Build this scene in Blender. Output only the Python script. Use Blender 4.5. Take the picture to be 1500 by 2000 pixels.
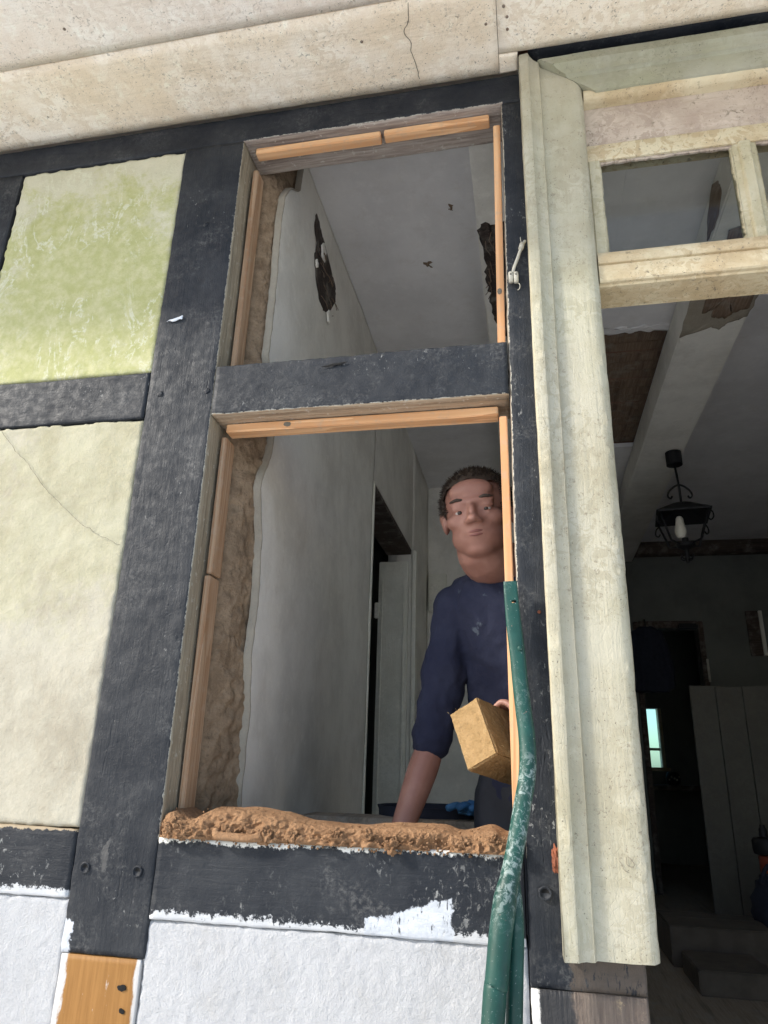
import bpy, bmesh, math, random
from mathutils import Vector, Matrix, noise, Euler
from math import radians, sin, cos, pi, sqrt, tan

# ------------------------------------------------------------------ clear
for o in list(bpy.data.objects):
    bpy.data.objects.remove(o)
scene = bpy.context.scene
COL = scene.collection
random.seed(7)

# ------------------------------------------------------------------ camera
CAM_POS = Vector((0.0, -1.55, 1.62))
YAW, PITCH, ROLL = radians(-11.741), radians(19.735), radians(1.668)
fwd = Vector((sin(YAW) * cos(PITCH), cos(YAW) * cos(PITCH), sin(PITCH)))
rgt = fwd.cross(Vector((0, 0, 1))).normalized()
upv = rgt.cross(fwd)
r2 = rgt * cos(ROLL) + upv * sin(ROLL)
u2 = -rgt * sin(ROLL) + upv * cos(ROLL)
cam_data = bpy.data.cameras.new('camera')
cam = bpy.data.objects.new('camera', cam_data)
COL.objects.link(cam)
m = Matrix.Identity(4)
for i in range(3):
    m[i][0] = r2[i]; m[i][1] = u2[i]; m[i][2] = -fwd[i]; m[i][3] = CAM_POS[i]
cam.matrix_world = m
cam_data.sensor_fit = 'VERTICAL'
cam_data.sensor_height = 36.0
cam_data.sensor_width = 27.0
cam_data.lens = 1387.0 / 2000.0 * 36.0
cam_data.clip_start = 0.02
cam_data.clip_end = 2000
scene.camera = cam

# ------------------------------------------------------------------ sky, sun, exposure
SUN_AZ, SUN_EL = radians(63), radians(32)      # azimuth left of the wall's outward normal
to_sun = Vector((-cos(SUN_EL) * sin(SUN_AZ), -cos(SUN_EL) * cos(SUN_AZ), sin(SUN_EL)))
world = bpy.data.worlds.new('World')
scene.world = world
world.use_nodes = True
wn = world.node_tree
for n in list(wn.nodes):
    wn.nodes.remove(n)
sky = wn.nodes.new('ShaderNodeTexSky')
sky.sky_type = 'NISHITA'
sky.sun_disc = False
sky.sun_elevation = SUN_EL
sky.sun_rotation = math.atan2(to_sun.x, to_sun.y)
sky.air_density = 1.0
sky.dust_density = 1.5
bg = wn.nodes.new('ShaderNodeBackground')
bg.inputs['Strength'].default_value = 0.15
wo = wn.nodes.new('ShaderNodeOutputWorld')
wn.links.new(sky.outputs[0], bg.inputs[0])
wn.links.new(bg.outputs[0], wo.inputs[0])
sd = bpy.data.lights.new('sun', 'SUN')
sd.energy = 2.5
sd.angle = radians(5)
sd.color = (1.0, 0.95, 0.865)
sun = bpy.data.objects.new('sun', sd)
COL.objects.link(sun)
sun.rotation_euler = to_sun.to_track_quat('Z', 'Y').to_euler()
sun.location = (-6, -6, 8)
scene.view_settings.view_transform = 'Standard'
scene.view_settings.look = 'None'
scene.view_settings.gamma = 1.0
scene.view_settings.exposure = 0.98
scene.view_settings.use_curve_mapping = False
scene.render.engine = 'CYCLES'
scene.cycles.max_bounces = 10
scene.cycles.diffuse_bounces = 6
scene.cycles.transparent_max_bounces = 12
scene.render.resolution_x = 768
scene.render.resolution_y = 1024

# ================================================================== material helper
class NT:
    def __init__(s, name):
        s.m = bpy.data.materials.new(name)
        s.m.use_nodes = True
        s.t = s.m.node_tree
        for n in list(s.t.nodes):
            s.t.nodes.remove(n)
        s.out = s.t.nodes.new('ShaderNodeOutputMaterial')
        s.b = s.t.nodes.new('ShaderNodeBsdfPrincipled')
        s.t.links.new(s.b.outputs[0], s.out.inputs[0])
        s.geo = s.t.nodes.new('ShaderNodeNewGeometry')
        s.P = s.geo.outputs['Position']
        sep = s.t.nodes.new('ShaderNodeSeparateXYZ')
        s.t.links.new(s.P, sep.inputs[0])
        s.X, s.Y, s.Z = sep.outputs
    def _set(s, inp, v):
        if hasattr(v, 'is_linked') or isinstance(v, bpy.types.NodeSocket):
            s.t.links.new(v, inp)
        else:
            if inp.type == 'RGBA' and len(v) == 3:
                v = (*v, 1)
            inp.default_value = v
    def co(s, sc=(1, 1, 1), off=(0, 0, 0)):
        n = s.t.nodes.new('ShaderNodeMapping')
        s.t.links.new(s.P, n.inputs[0])
        n.inputs['Scale'].default_value = sc
        n.inputs['Location'].default_value = off
        return n.outputs[0]
    def noise(s, scale, detail=4, rough=.55, dist=0, vec=None):
        n = s.t.nodes.new('ShaderNodeTexNoise')
        s.t.links.new(vec or s.P, n.inputs['Vector'])
        n.inputs['Scale'].default_value = scale
        n.inputs['Detail'].default_value = detail
        n.inputs['Roughness'].default_value = rough
        n.inputs['Distortion'].default_value = dist
        return n.outputs[0]
    def voro(s, scale, vec=None, feature='F1', rnd=1.0):
        n = s.t.nodes.new('ShaderNodeTexVoronoi')
        n.feature = feature
        s.t.links.new(vec or s.P, n.inputs['Vector'])
        n.inputs['Scale'].default_value = scale
        n.inputs['Randomness'].default_value = rnd
        return n.outputs['Distance']
    def math(s, op, a, b=0.0, clamp=False):
        n = s.t.nodes.new('ShaderNodeMath')
        n.operation = op; n.use_clamp = clamp
        s._set(n.inputs[0], a); s._set(n.inputs[1], b)
        return n.outputs[0]
    def rng(s, v, a, b, lo=0.0, hi=1.0, smooth=True):
        n = s.t.nodes.new('ShaderNodeMapRange')
        n.interpolation_type = 'SMOOTHSTEP' if smooth else 'LINEAR'
        s._set(n.inputs[0], v)
        n.inputs[1].default_value = a; n.inputs[2].default_value = b
        n.inputs[3].default_value = lo; n.inputs[4].default_value = hi
        return n.outputs[0]
    def mix(s, f, a, b):
        n = s.t.nodes.new('ShaderNodeMix')
        n.data_type = 'RGBA'
        s._set(n.inputs[0], f)
        s._set(n.inputs[6], a); s._set(n.inputs[7], b)
        return n.outputs[2]
    def bump(s, h, strength=.5, dist=.003, prev=None):
        n = s.t.nodes.new('ShaderNodeBump')
        s._set(n.inputs['Height'], h)
        n.inputs['Strength'].default_value = strength
        n.inputs['Distance'].default_value = dist
        if prev is not None:
            s.t.links.new(prev, n.inputs['Normal'])
        return n.outputs[0]
    def fin(s, col, rough=.7, nrm=None, spec=.4, metal=0.0):
        s._set(s.b.inputs['Base Color'], col)
        s._set(s.b.inputs['Roughness'], rough)
        s.b.inputs['Specular IOR Level'].default_value = spec
        s.b.inputs['Metallic'].default_value = metal
        if nrm is not None:
            s.t.links.new(nrm, s.b.inputs['Normal'])
        return s.m

def plain(name, col, rough=.7, bs=0, bd=.002, bscale=80, spec=.4, metal=0.0, var=.15):
    n = NT(name)
    a = n.noise(bscale * .2, 5)
    c = n.mix(n.rng(a, .3, .7), tuple(x * (1 - var) for x in col), tuple(min(1, x * (1 + var)) for x in col))
    nr = n.bump(n.noise(bscale, 6, .6), bs, bd) if bs else None
    return n.fin(c, rough, nr, spec, metal)

def black_paint(name, axis, edges=(), flecks=.64, patches=(), reveal=None):
    """thick old black paint over hewn timber; edges = list of (coord, pos, width, colour, direction)"""
    n = NT(name)
    st = {'z': (1, 1, .12), 'x': (.12, 1, 1)}[axis]
    g = n.noise(75, 6, .65, .5, n.co(st))
    lump = n.noise(38, 5, .62, .4)
    fine = n.noise(230, 3, .6)
    blis = n.rng(n.voro(70), .0, .35, 1, 0)
    h = n.math('ADD', n.math('MULTIPLY', g, .85), n.math('MULTIPLY', n.math('MULTIPLY', lump, n.rng(n.noise(4, 3), .4, .65, .35, 1)), 1.2))
    h = n.math('ADD', h, n.math('MULTIPLY', fine, .35))
    h = n.math('ADD', h, n.math('MULTIPLY', n.rng(n.noise(26, 4, .6, 1.0, n.co(st)), .28, .36), .5))
    h = n.math('ADD', h, n.math('MULTIPLY', n.math('MULTIPLY', blis, n.rng(n.noise(9, 3), .55, .68)), .25))
    nr = n.bump(h, .5, .0048)
    base = n.mix(n.rng(n.noise(6, 5), .35, .7), (.0085, .0115, .0170), (.0225, .0255, .0305))
    # dusty, greyed patches and rubbed flecks
    dust = n.math('MULTIPLY', n.rng(n.noise(7, 6, .7, .4), .46, .7), n.rng(n.noise(90, 5, .75, .3), .42, .68))
    c = n.mix(n.math('MULTIPLY', dust, .5), base, (.15, .148, .142))
    fl = n.rng(n.noise(105, 6, .72, .5, n.co((1, 1, .6))), flecks, flecks + .07)
    fl = n.math('MULTIPLY', fl, n.rng(n.noise(5.5, 4, .6), .48, .66))
    c = n.mix(n.math('MULTIPLY', fl, .55), c, (.42, .42, .40))
    for (ax, pos, w, col, d) in edges:
        v = {'x': n.X, 'z': n.Z}[ax]
        t = n.math('MULTIPLY', n.math('SUBTRACT', v, pos), d / w)      # 0 at the edge, 1 at width
        rag = n.math('ADD', n.math('MULTIPLY', n.noise(14, 5, .65), 1.1), n.math('MULTIPLY', n.noise(95, 5, .75), 1.1))
        mk = n.math('SUBTRACT', n.math('SUBTRACT', rag, .55), t)
        c = n.mix(n.rng(mk, .0, .12), c, col)
    for (x0, x1, za, zb, sl, col) in patches:       # a paint smear: x0..x1, below the sloping line za + sl*(x-x0), above zb
        w = n.math('MULTIPLY', n.math('SUBTRACT', n.math('ADD', n.noise(26, 5, .65), n.math('MULTIPLY', n.noise(110, 4, .7), .5)), .75), .03)
        t1 = n.math('SUBTRACT', n.X, x0); t2 = n.math('SUBTRACT', x1, n.X)
        t3 = n.math('SUBTRACT', n.math('ADD', za, n.math('MULTIPLY', t1, sl)), n.Z); t4 = n.math('SUBTRACT', n.Z, zb)
        mm = n.math('MINIMUM', n.math('MINIMUM', t1, t2), n.math('MINIMUM', t3, t4))
        mm = n.math('ADD', mm, w)
        dry = n.rng(n.noise(140, 4, .7, .4, n.co((1, 1, .25))), .32, .44)
        brush = n.mix(n.rng(n.noise(60, 4, .65, .4, n.co((.5, 1, 1))), .35, .62), tuple(v * .84 for v in col), col)
        c = n.mix(n.math('MULTIPLY', n.rng(mm, 0, .004), dry), c, brush)
    if reveal:                       # bare weathered wood on the cheek the infill was taken from
        ax, sg, lim, w1, w2 = reveal
        sp_n = n.t.nodes.new('ShaderNodeSeparateXYZ')
        n.t.links.new(n.geo.outputs['Normal'], sp_n.inputs[0])
        nv = n.math('MULTIPLY', sp_n.outputs['XYZ'.index(ax)], sg)
        nv = n.math('ADD', nv, n.math('MULTIPLY', n.math('SUBTRACT', n.noise(45, 5, .7), .5), .9))
        ins = 1.0
        for (la, lo, hi) in lim:
            v = {'x': n.X, 'z': n.Z}[la]
            ins = n.math('MULTIPLY', n.math('MULTIPLY', n.math('GREATER_THAN', v, lo), n.math('LESS_THAN', v, hi)), ins)
        mk_ = n.math('MULTIPLY', n.rng(nv, .62, .72), ins)
        wst = {'X': (1, 1, .05), 'Z': (.05, 1, 1)}[ax]
        wg = n.noise(150, 6, .6, .3, n.co(wst))
        wood = n.mix(n.rng(wg, .32, .68), w1, w2)
        wood = n.mix(n.math('MULTIPLY', n.rng(n.noise(34, 5, .65, .4, n.co(wst)), .5, .7), .7), wood, tuple(v * .4 for v in w1))
        wood = n.mix(n.math('MULTIPLY', n.rng(n.noise(48, 6, .75), .58, .64), .55), wood, (.58, .55, .48))
        rim = n.math('MULTIPLY', n.math('MULTIPLY', n.rng(nv, .42, .52), n.rng(nv, .60, .74, 1, 0)), n.math('MULTIPLY', n.rng(n.noise(65, 5, .7), .42, .55), ins))
        c = n.mix(mk_, c, wood)
        c = n.mix(n.math('MULTIPLY', rim, .8), c, (.50, .48, .41))
    ro = n.rng(n.noise(40, 4), .3, .7, .5, .72)
    return n.fin(c, ro, nr, .3)

def old_wood(name, c1, c2, axis='z', rough=.85, white=0.0, spec=.25, bs=.7):
    n = NT(name)
    st = {'z': (1, 1, .05), 'x': (.05, 1, 1), 'y': (1, .05, 1)}[axis]
    g = n.noise(160, 6, .6, .3, n.co(st))
    g2 = n.noise(30, 5, .6, .4, n.co(st))
    c = n.mix(n.rng(g, .32, .68), c1, c2)
    c = n.mix(n.math('MULTIPLY', n.rng(g2, .5, .7), .6), c, tuple(x * .45 for x in c1))
    stain = n.rng(n.noise(13, 5, .65), .48, .7)
    c = n.mix(n.math('MULTIPLY', stain, .45), c, (.30, .28, .24))
    if white:
        wmk = n.rng(n.noise(60, 6, .75), .56 - white * .1, .62)
        c = n.mix(n.math('MULTIPLY', wmk, .8), c, (.62, .6, .53))
    h = n.math('ADD', g, n.math('MULTIPLY', g2, 1.2))
    return n.fin(c, rough, n.bump(h, bs, .004), spec)

def pine(name, axis, tone=(.68, .42, .225)):
    n = NT(name)
    st = {'z': (1, 1, .035), 'x': (.035, 1, 1)}[axis]
    g = n.noise(95, 3, .5, .5, n.co(st))
    gl = n.rng(n.math('FRACT', n.math('MULTIPLY', n.noise(22, 2, .4, .2, n.co(st)), 9)), .0, .9)
    c = n.mix(gl, tuple(x * 1.12 for x in tone), (tone[0] * .85, tone[1] * .72, tone[2] * .62))
    c = n.mix(n.math('MULTIPLY', n.rng(g, .55, .75), .4), c, (tone[0] * .7, tone[1] * .55, tone[2] * .45))
    c = n.mix(n.math('MULTIPLY', n.rng(n.noise(40, 5, .7), .48, .72), .45), c, (.42, .33, .25))
    return n.fin(c, .62, n.bump(g, .25, .001), .35)

def chipped_paint(name, col, stains, axis='z', crack=.5, green=0.0, dirt=.5, mot=.5, dsc=85):
    """old oil paint: crazing, brush grain, dirt in the pores, a few brown stains"""
    n = NT(name)
    st = {'z': (1, 1, .08), 'x': (.08, 1, 1)}[axis]
    g = n.noise(120, 5, .6, .3, n.co(st))
    wob = n.noise(25, 3)
    cell = n.voro(55, n.co((1, 1, 1)), 'DISTANCE_TO_EDGE')
    blotch = n.noise(5.5, 6, .62)
    c = n.mix(n.rng(blotch, .35, .68), col, tuple(x * y for x, y in zip(col, stains)))
    c = n.mix(n.math('MULTIPLY', n.rng(n.noise(17, 6, .7, .6), .52, .68), .45), c, tuple(min(1, x * 1.15) for x in col))
    lay = n.rng(n.noise(26, 6, .68, 1.3), .5, .54)
    c = n.mix(n.math('MULTIPLY', n.math('MULTIPLY', lay, n.rng(n.noise(4, 3), .33, .58)), mot), c, tuple(x * y * .92 for x, y in zip(col, stains)))
    if green:
        gm = n.rng(n.noise(3.2, 5, .6), .42, .68)
        c = n.mix(n.math('MULTIPLY', gm, green), c, (.43, .45, .27))
    d = n.math('MULTIPLY', n.rng(n.noise(dsc, 6, .75, .4), .555, .66), n.rng(n.noise(8, 4), .38, .62))
    c = n.mix(n.math('MULTIPLY', d, dirt), c, (.16, .13, .09))
    sp = n.math('MULTIPLY', n.rng(n.noise(200, 3, .6), .645, .70), n.rng(n.noise(11, 3), .38, .58))
    c = n.mix(n.math('MULTIPLY', sp, dirt * 1.2), c, (.07, .055, .04))
    strk = n.rng(n.noise(38, 6, .7, .3, n.co(st)), .52, .72)
    c = n.mix(n.math('MULTIPLY', strk, .4 * dirt), c, tuple(x * y for x, y in zip(col, (.6, .56, .48))))
    h = n.math('ADD', n.math('MULTIPLY', g, .9), n.math('MULTIPLY', n.noise(60, 6, .65, .8), .6))
    h = n.math('ADD', h, n.math('MULTIPLY', n.rng(cell, 0, .06), .25 * crack))
    return n.fin(c, n.rng(wob, .3, .7, .45, .7), n.bump(h, .55, .003), .3)

def plaster(name, col, dark, rough=.9, scale=1.0, bs=.6, algae=None, spots=.4, runs=1.0, aw=.8):
    n = NT(name)
    bl = n.noise(4.5 * scale, 6, .65)
    c = n.mix(n.rng(bl, .35, .7), col, dark)
    c = n.mix(n.math('MULTIPLY', n.rng(n.noise(13, 6, .72, .5, n.co((1, 1, .55))), .5, .72), .3), c, tuple(x * y for x, y in zip(dark, (.86, .82, .76))))
    c = n.mix(n.math('MULTIPLY', n.rng(n.noise(21, 6, .7), .5, .72), .35), c, tuple(min(1, x * 1.12) for x in col))
    if algae:
        px, pz, rx, rz = algae
        dx = n.math('MULTIPLY', n.math('SUBTRACT', n.X, px), 1 / rx)
        dz = n.math('MULTIPLY', n.math('SUBTRACT', n.Z, pz), 1 / rz)
        rr = n.math('ADD', n.math('MULTIPLY', dx, dx), n.math('MULTIPLY', dz, dz))
        pat = n.math('ADD', n.math('MULTIPLY', n.noise(5, 6, .68, .5), 1.5), n.math('MULTIPLY', n.noise(34, 5, .75), .9))
        mk = n.math('SUBTRACT', n.math('SUBTRACT', pat, .42), n.math('MULTIPLY', rr, .75))
        mk = n.rng(mk, .14, .62)
        gcol = n.mix(n.rng(n.noise(28, 6, .7), .35, .7), (.345, .355, .115), (.49, .475, .25))
        c = n.mix(n.math('MULTIPLY', mk, aw), c, gcol)
        # pale runs where water washed the algae away
        run = n.noise(11, 6, .66, .9, n.co((1, 1, .4)))
        rid = n.rng(n.math('ABSOLUTE', n.math('SUBTRACT', run, .5)), .0, .035, 1, 0)
        rid = n.math('MULTIPLY', rid, n.rng(n.noise(4.5, 4), .45, .55))
        rid = n.math('MULTIPLY', rid, n.rng(n.noise(70, 4, .7), .4, .55))
        if runs: c = n.mix(n.math('MULTIPLY', rid, .8), c, (.60, .60, .46))
    s = n.math('MULTIPLY', n.rng(n.noise(140, 5, .75), .6, .7), n.rng(n.noise(9, 4), .4, .65))
    c = n.mix(n.math('MULTIPLY', s, spots), c, tuple(x * .35 for x in dark))
    gr = n.noise(150, 5, .75)
    c = n.mix(n.math('MULTIPLY', n.rng(gr, .5, .75), .3 * min(1, bs + .1)), c, tuple(x * .62 for x in dark))
    h = n.math('ADD', n.noise(120 * scale, 6, .75), n.math('MULTIPLY', n.noise(25 * scale, 4), .8))
    return n.fin(c, rough, n.bump(h, bs, .0042), .2)

# ------------------------------------------------------------------ materials
WHITE_LIME = (.52, .53, .54)
M = {}
M['black_post'] = black_paint('black_paint_post', 'z')
M['black_post_l'] = black_paint('black_paint_left_post', 'z', flecks=.62, patches=[(-1.0, -.966, 1.305, 1.2, -.3, (.53, .56, .61)), (-.925, -.905, 1.44, 1.39, 1.4, (.07, .07, .07))], reveal=('X', 1, [('z', 1.46, 3.6)], (.25, .21, .15), (.36, .32, .24)))
M['black_right'] = black_paint('black_paint_right_post', 'z', flecks=.57, patches=[(.050, .3, 1.30, 1.0, .0, (.085, .068, .055))], reveal=('X', -1, [('z', 1.46, 3.6)], (.25, .2, .15), (.36, .31, .25)))
M['black_plate'] = black_paint('black_paint_plate', 'x', reveal=('Z', -1, [('x', -.8, -.01)], (.24, .19, .16), (.40, .35, .30)))
M['black_mid'] = black_paint('black_paint_mid_rail', 'x', flecks=.6, reveal=('Z', -1, [('x', -.8, -.01)], (.32, .23, .15), (.45, .36, .26)))
M['black_low'] = black_paint('black_paint_low_rail', 'x',
                             [('z', 1.302, .044, WHITE_LIME, 1), ('z', 1.476, .032, (.70, .69, .64), -1)], flecks=.55,
                             patches=[(-.335, -.162, 1.337, 1.30, .29, (.53, .56, .60))])
M['black_lowL'] = black_paint('black_paint_low_left_rail', 'x',
                              [('z', 1.331, .042, WHITE_LIME, 1), ('z', 1.475, .016, (.33, .26, .17), -1)], flecks=.58)
M['weather'] = old_wood('weathered_oak', (.25, .2, .15), (.36, .31, .25), 'z', white=.25)
M['weather_x'] = old_wood('weathered_oak_rail', (.30, .22, .15), (.42, .34, .25), 'x', white=.2)
M['weather_plate'] = old_wood('weathered_oak_plate', (.26, .21, .18), (.4, .35, .3), 'x', white=.5)
M['brown_post'] = old_wood('dark_brown_oak', (.12, .085, .065), (.2, .15, .115), 'z', white=0, bs=.9)
M['pine_dull'] = pine('dusty_shaded_pine_batten', 'z', (.40, .275, .175))  # duller pine: dust plus the left jamb's shade put into the colour
M['hole_lath'] = old_wood('dark_torn_lath', (.035, .028, .026), (.075, .055, .045), 'z')
M['pine_x'] = pine('pine_batten_across', 'x')
M['pine_z'] = pine('pine_batten_upright', 'z')
M['clay'] = None
M['soffit'] = chipped_paint('soffit_paint', (.93, .85, .715), (.86, .79, .70), 'x', .8, 0, .75, .7)
M['soffit2'] = chipped_paint('soffit_paint_outer', (.93, .875, .79), (.89, .83, .78), 'x', .8, 0, .6, .6)
M['casing'] = chipped_paint('casing_paint', (.46, .43, .33), (.80, .77, .70), 'z', .6, .12, .62, .6)
M['head'] = chipped_paint('head_casing_paint', (.36, .35, .27), (.8, .8, .72), 'x', .5, .25, .8, .7)
M['frame'] = chipped_paint('transom_paint', (.62, .54, .37), (.80, .70, .60), 'x', .5, .1, .9, .8)
M['frame_z'] = chipped_paint('sash_stile_paint', (.53, .485, .35), (.82, .78, .68), 'z', .5, .1, .7, .7)
M['mildew'] = chipped_paint('mildew_panel_paint', (.54, .455, .37), (.75, .70, .68), 'x', .4, 0, 1.0, .8, 42)
M['plaster_green'] = plaster('algae_plaster', (.58, .555, .42), (.48, .46, .33), algae=(-1.25, 2.86, .62, .62), aw=.78)
M['plaster_cream'] = plaster('cream_plaster', (.475, .445, .355), (.35, .315, .24), algae=(-1.15, 2.3, .6, .45), spots=.4, runs=0, aw=.22)
M['white_render'] = plaster('white_render', (.51, .515, .525), (.465, .47, .48), rough=.85, scale=1.6, bs=1.0, spots=.5)
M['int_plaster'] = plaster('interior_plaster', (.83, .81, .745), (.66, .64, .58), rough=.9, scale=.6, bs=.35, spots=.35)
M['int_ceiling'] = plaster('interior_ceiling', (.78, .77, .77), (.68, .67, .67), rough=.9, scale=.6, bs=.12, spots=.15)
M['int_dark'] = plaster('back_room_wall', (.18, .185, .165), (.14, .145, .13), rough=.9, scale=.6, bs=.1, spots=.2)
M['plaster_edge'] = plaster('broken_plaster_edge', (.40, .36, .29), (.31, .275, .22), rough=.95, bs=.8)
M['dark_wood'] = old_wood('dark_interior_wood', (.055, .042, .035), (.1, .075, .06), 'x')
M['lath'] = old_wood('old_lath', (.16, .11, .075), (.24, .17, .12), 'y', white=0)
M['floor'] = old_wood('floor_boards', (.26, .21, .155), (.34, .28, .21), 'y')
M['white_door'] = chipped_paint('door_white_paint', (.80, .785, .70), (.9, .9, .88), 'z', .2, 0, .2)
M['plank_paint'] = chipped_paint('plank_door_paint', (.16, .15, .125), (.85, .85, .85), 'z', .2, 0, .3)
M['iron'] = plain('black_iron', (.015, .015, .017), .55, .2, .001, 90, metal=.3)
M['candle'] = plain('candle_bulb', (.75, .72, .62), .5)
M['card'] = plain('cardboard', (.11, .09, .07), .85, .1, .001, 60)
M['navy_bag'] = plain('navy_canvas', (.02, .023, .037), .9, .3, .002, 200)
M['red_plastic'] = plain('red_plastic', (.25, .05, .025), .5)
M['rust_wood'] = plain('bare_red_wood', (.24, .075, .035), .7, .6, .004, 90, var=.4)
M['glove'] = plain('blue_glove', (.05, .17, .36), .6, .4, .003, 90)
M['ceramic'] = plain('ivory_plastic', (.46, .44, .37), .45, .1, .0008, 200)
M['hole'] = plain('dark_hole', (.008, .008, .008), .95)
M['crack'] = plain('crack_dark', (.16, .14, .11), .95)
M['limewash'] = None
M['shell'] = plain('outer_render', (.6, .58, .52), .9, .4, .004, 60)
M['roof'] = plain('roof_tile', (.22, .1, .07), .85, .4, .01, 20)

n = NT('clay_mortar')
a = n.noise(60, 6, .7)
c = n.mix(n.rng(a, .3, .7), (.305, .172, .09), (.41, .245, .135))
c = n.mix(n.math('MULTIPLY', n.rng(n.noise(9, 4), .5, .72), .5), c, (.21, .115, .06))
nr = n.bump(n.math('ADD', n.noise(190, 6, .75, .3), n.math('MULTIPLY', n.noise(95, 4, .65, .6), 1.2)), 1.0, .0065)
M['clay'] = n.fin(c, .93, nr, .15)

n = NT('daub_clay')
c = n.mix(n.rng(n.noise(22, 6, .7), .3, .7), (.20, .14, .09), (.345, .255, .17))
c = n.mix(n.math('MULTIPLY', n.rng(n.noise(60, 5, .75), .55, .7), .6), c, (.10, .075, .055))
fib = n.noise(190, 4, .6, .8, n.co((1, 1, .3)))
nr = n.bump(n.math('ADD', n.math('ADD', n.noise(70, 6, .75), n.math('MULTIPLY', fib, .5)), n.math('MULTIPLY', n.noise(24, 4, .6, 1.0), 1.6)), .8, .007)
M['daub'] = n.fin(c, .95, nr, .12)

n = NT('clay_brick')
c = n.mix(n.rng(n.noise(45, 6, .7), .3, .7), (.265, .172, .078), (.335, .222, .108))
pit = n.rng(n.noise(190, 4, .7), .34, .42, 1, 0)
c = n.mix(n.math('MULTIPLY', pit, .7), c, (.2, .13, .06))
fib = n.rng(n.noise(120, 3, .6, 1.2, n.co((1, 1, .2))), .64, .68)
c = n.mix(n.math('MULTIPLY', fib, .15), c, (.5, .38, .2))
nr = n.bump(n.math('ADD', n.noise(170, 6, .7), n.noise(50, 4, .6)), .6, .003)
M['brick'] = n.fin(c, .93, nr, .12)
M['straw'] = plain('straw', (.62, .48, .24), .7)

n = NT('new_oak')
g = n.noise(120, 5, .6, .4, n.co((1, 1, .05)))
c = n.mix(n.rng(g, .3, .7), (.25, .115, .025), (.31, .15, .038))
ed = n.noise(45, 6, .72, 0, n.co((1, 1, .4)))
# white paint dragged down both edges of the new oak
wl = n.rng(n.math('SUBTRACT', n.math('ADD', n.math('MULTIPLY', ed, .035), -.983), n.X), 0, .006)
wr = n.rng(n.math('SUBTRACT', n.X, n.math('ADD', n.math('MULTIPLY', ed, .03), -.828)), 0, .006)
wd = n.math('MULTIPLY', n.rng(n.noise(50, 5, .7, 0, n.co((1, 1, .25))), .63, .68), .7)
wm = n.math('MAXIMUM', n.math('MAXIMUM', wl, wr), wd)
c = n.mix(n.math('MULTIPLY', wm, .9), c, (.55, .55, .54))
M['new_oak'] = n.fin(c, .6, n.bump(g, .4, .002), .35)

n = NT('patched_foot_wood')      # black paint wearing off to white limewash on the left and bare wood below
g = n.noise(120, 5, .6, .4, n.co((1, 1, .05)))
wood = n.mix(n.rng(g, .3, .7), (.30, .14, .06), (.44, .22, .09))
rag = n.math('ADD', n.math('MULTIPLY', n.noise(20, 6, .7, 0, n.co((1, 1, .5))), .14), n.math('MULTIPLY', n.noise(90, 5, .7), .05))
low = n.rng(n.math('SUBTRACT', n.math('ADD', rag, 1.075), n.Z), 0, .012)
c = n.mix(low, (.028, .028, .03), wood)
lf = n.rng(n.math('SUBTRACT', n.math('ADD', n.math('MULTIPLY', n.noise(35, 6, .75, 0, n.co((1, 1, .35))), .045), -.026), n.X), 0, .005)
c = n.mix(n.math('MULTIPLY', lf, .9), c, (.72, .71, .68))
rt = n.rng(n.math('ADD', n.X, n.math('MULTIPLY', n.math('SUBTRACT', n.noise(30, 5, .7), .5), .05)), .05, .062)
br = n.mix(n.rng(g, .3, .7), (.10, .075, .06), (.18, .14, .11))
br = n.mix(n.math('MULTIPLY', n.rng(n.noise(28, 6, .75), .57, .63), n.rng(n.X, .12, .16)), br, (.52, .40, .22))
c = n.mix(rt, c, br)
M['foot'] = n.fin(c, .6, n.bump(n.math('ADD', g, n.math('MULTIPLY', n.noise(40, 5, .65), 1.3)), .8, .005), .4)

n = NT('green_enamel')
c = n.mix(n.rng(n.noise(12, 5), .35, .7), (.006, .044, .034), (.011, .068, .054))
sp = n.rng(n.noise(80, 6, .75, .7), .49, .6)
band = n.math('MULTIPLY', n.rng(n.Z, 1.67, 1.62), n.rng(n.Z, 1.33, 1.43))
band = n.math('ADD', n.math('MULTIPLY', band, .85), n.math('MULTIPLY', n.rng(n.noise(9, 3, .5), .55, .7), .3), True)
c = n.mix(n.math('MULTIPLY', n.math('MULTIPLY', sp, band), .75), c, (.30, .37, .355))
tiny = n.rng(n.noise(240, 3, .6), .66, .7)
c = n.mix(n.math('MULTIPLY', tiny, .5), c, (.33, .37, .35))
chip = n.math('MULTIPLY', n.rng(n.noise(42, 4, .6), .69, .71), .8)
c = n.mix(chip, c, (.24, .14, .11))
M['enamel'] = n.fin(c, n.rng(n.noise(50, 4), .3, .7, .36, .6), n.bump(n.noise(70, 5, .6), .35, .002), .35)

n = NT('limewash_smear')
g = n.noise(70, 5, .65, .4, n.co((1, 1, .3)))
c = n.mix(n.rng(g, .3, .65), (.62, .66, .72), (.84, .85, .86))
M['limewash'] = n.fin(c, .75, n.bump(g, .6, .003), .3)

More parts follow.
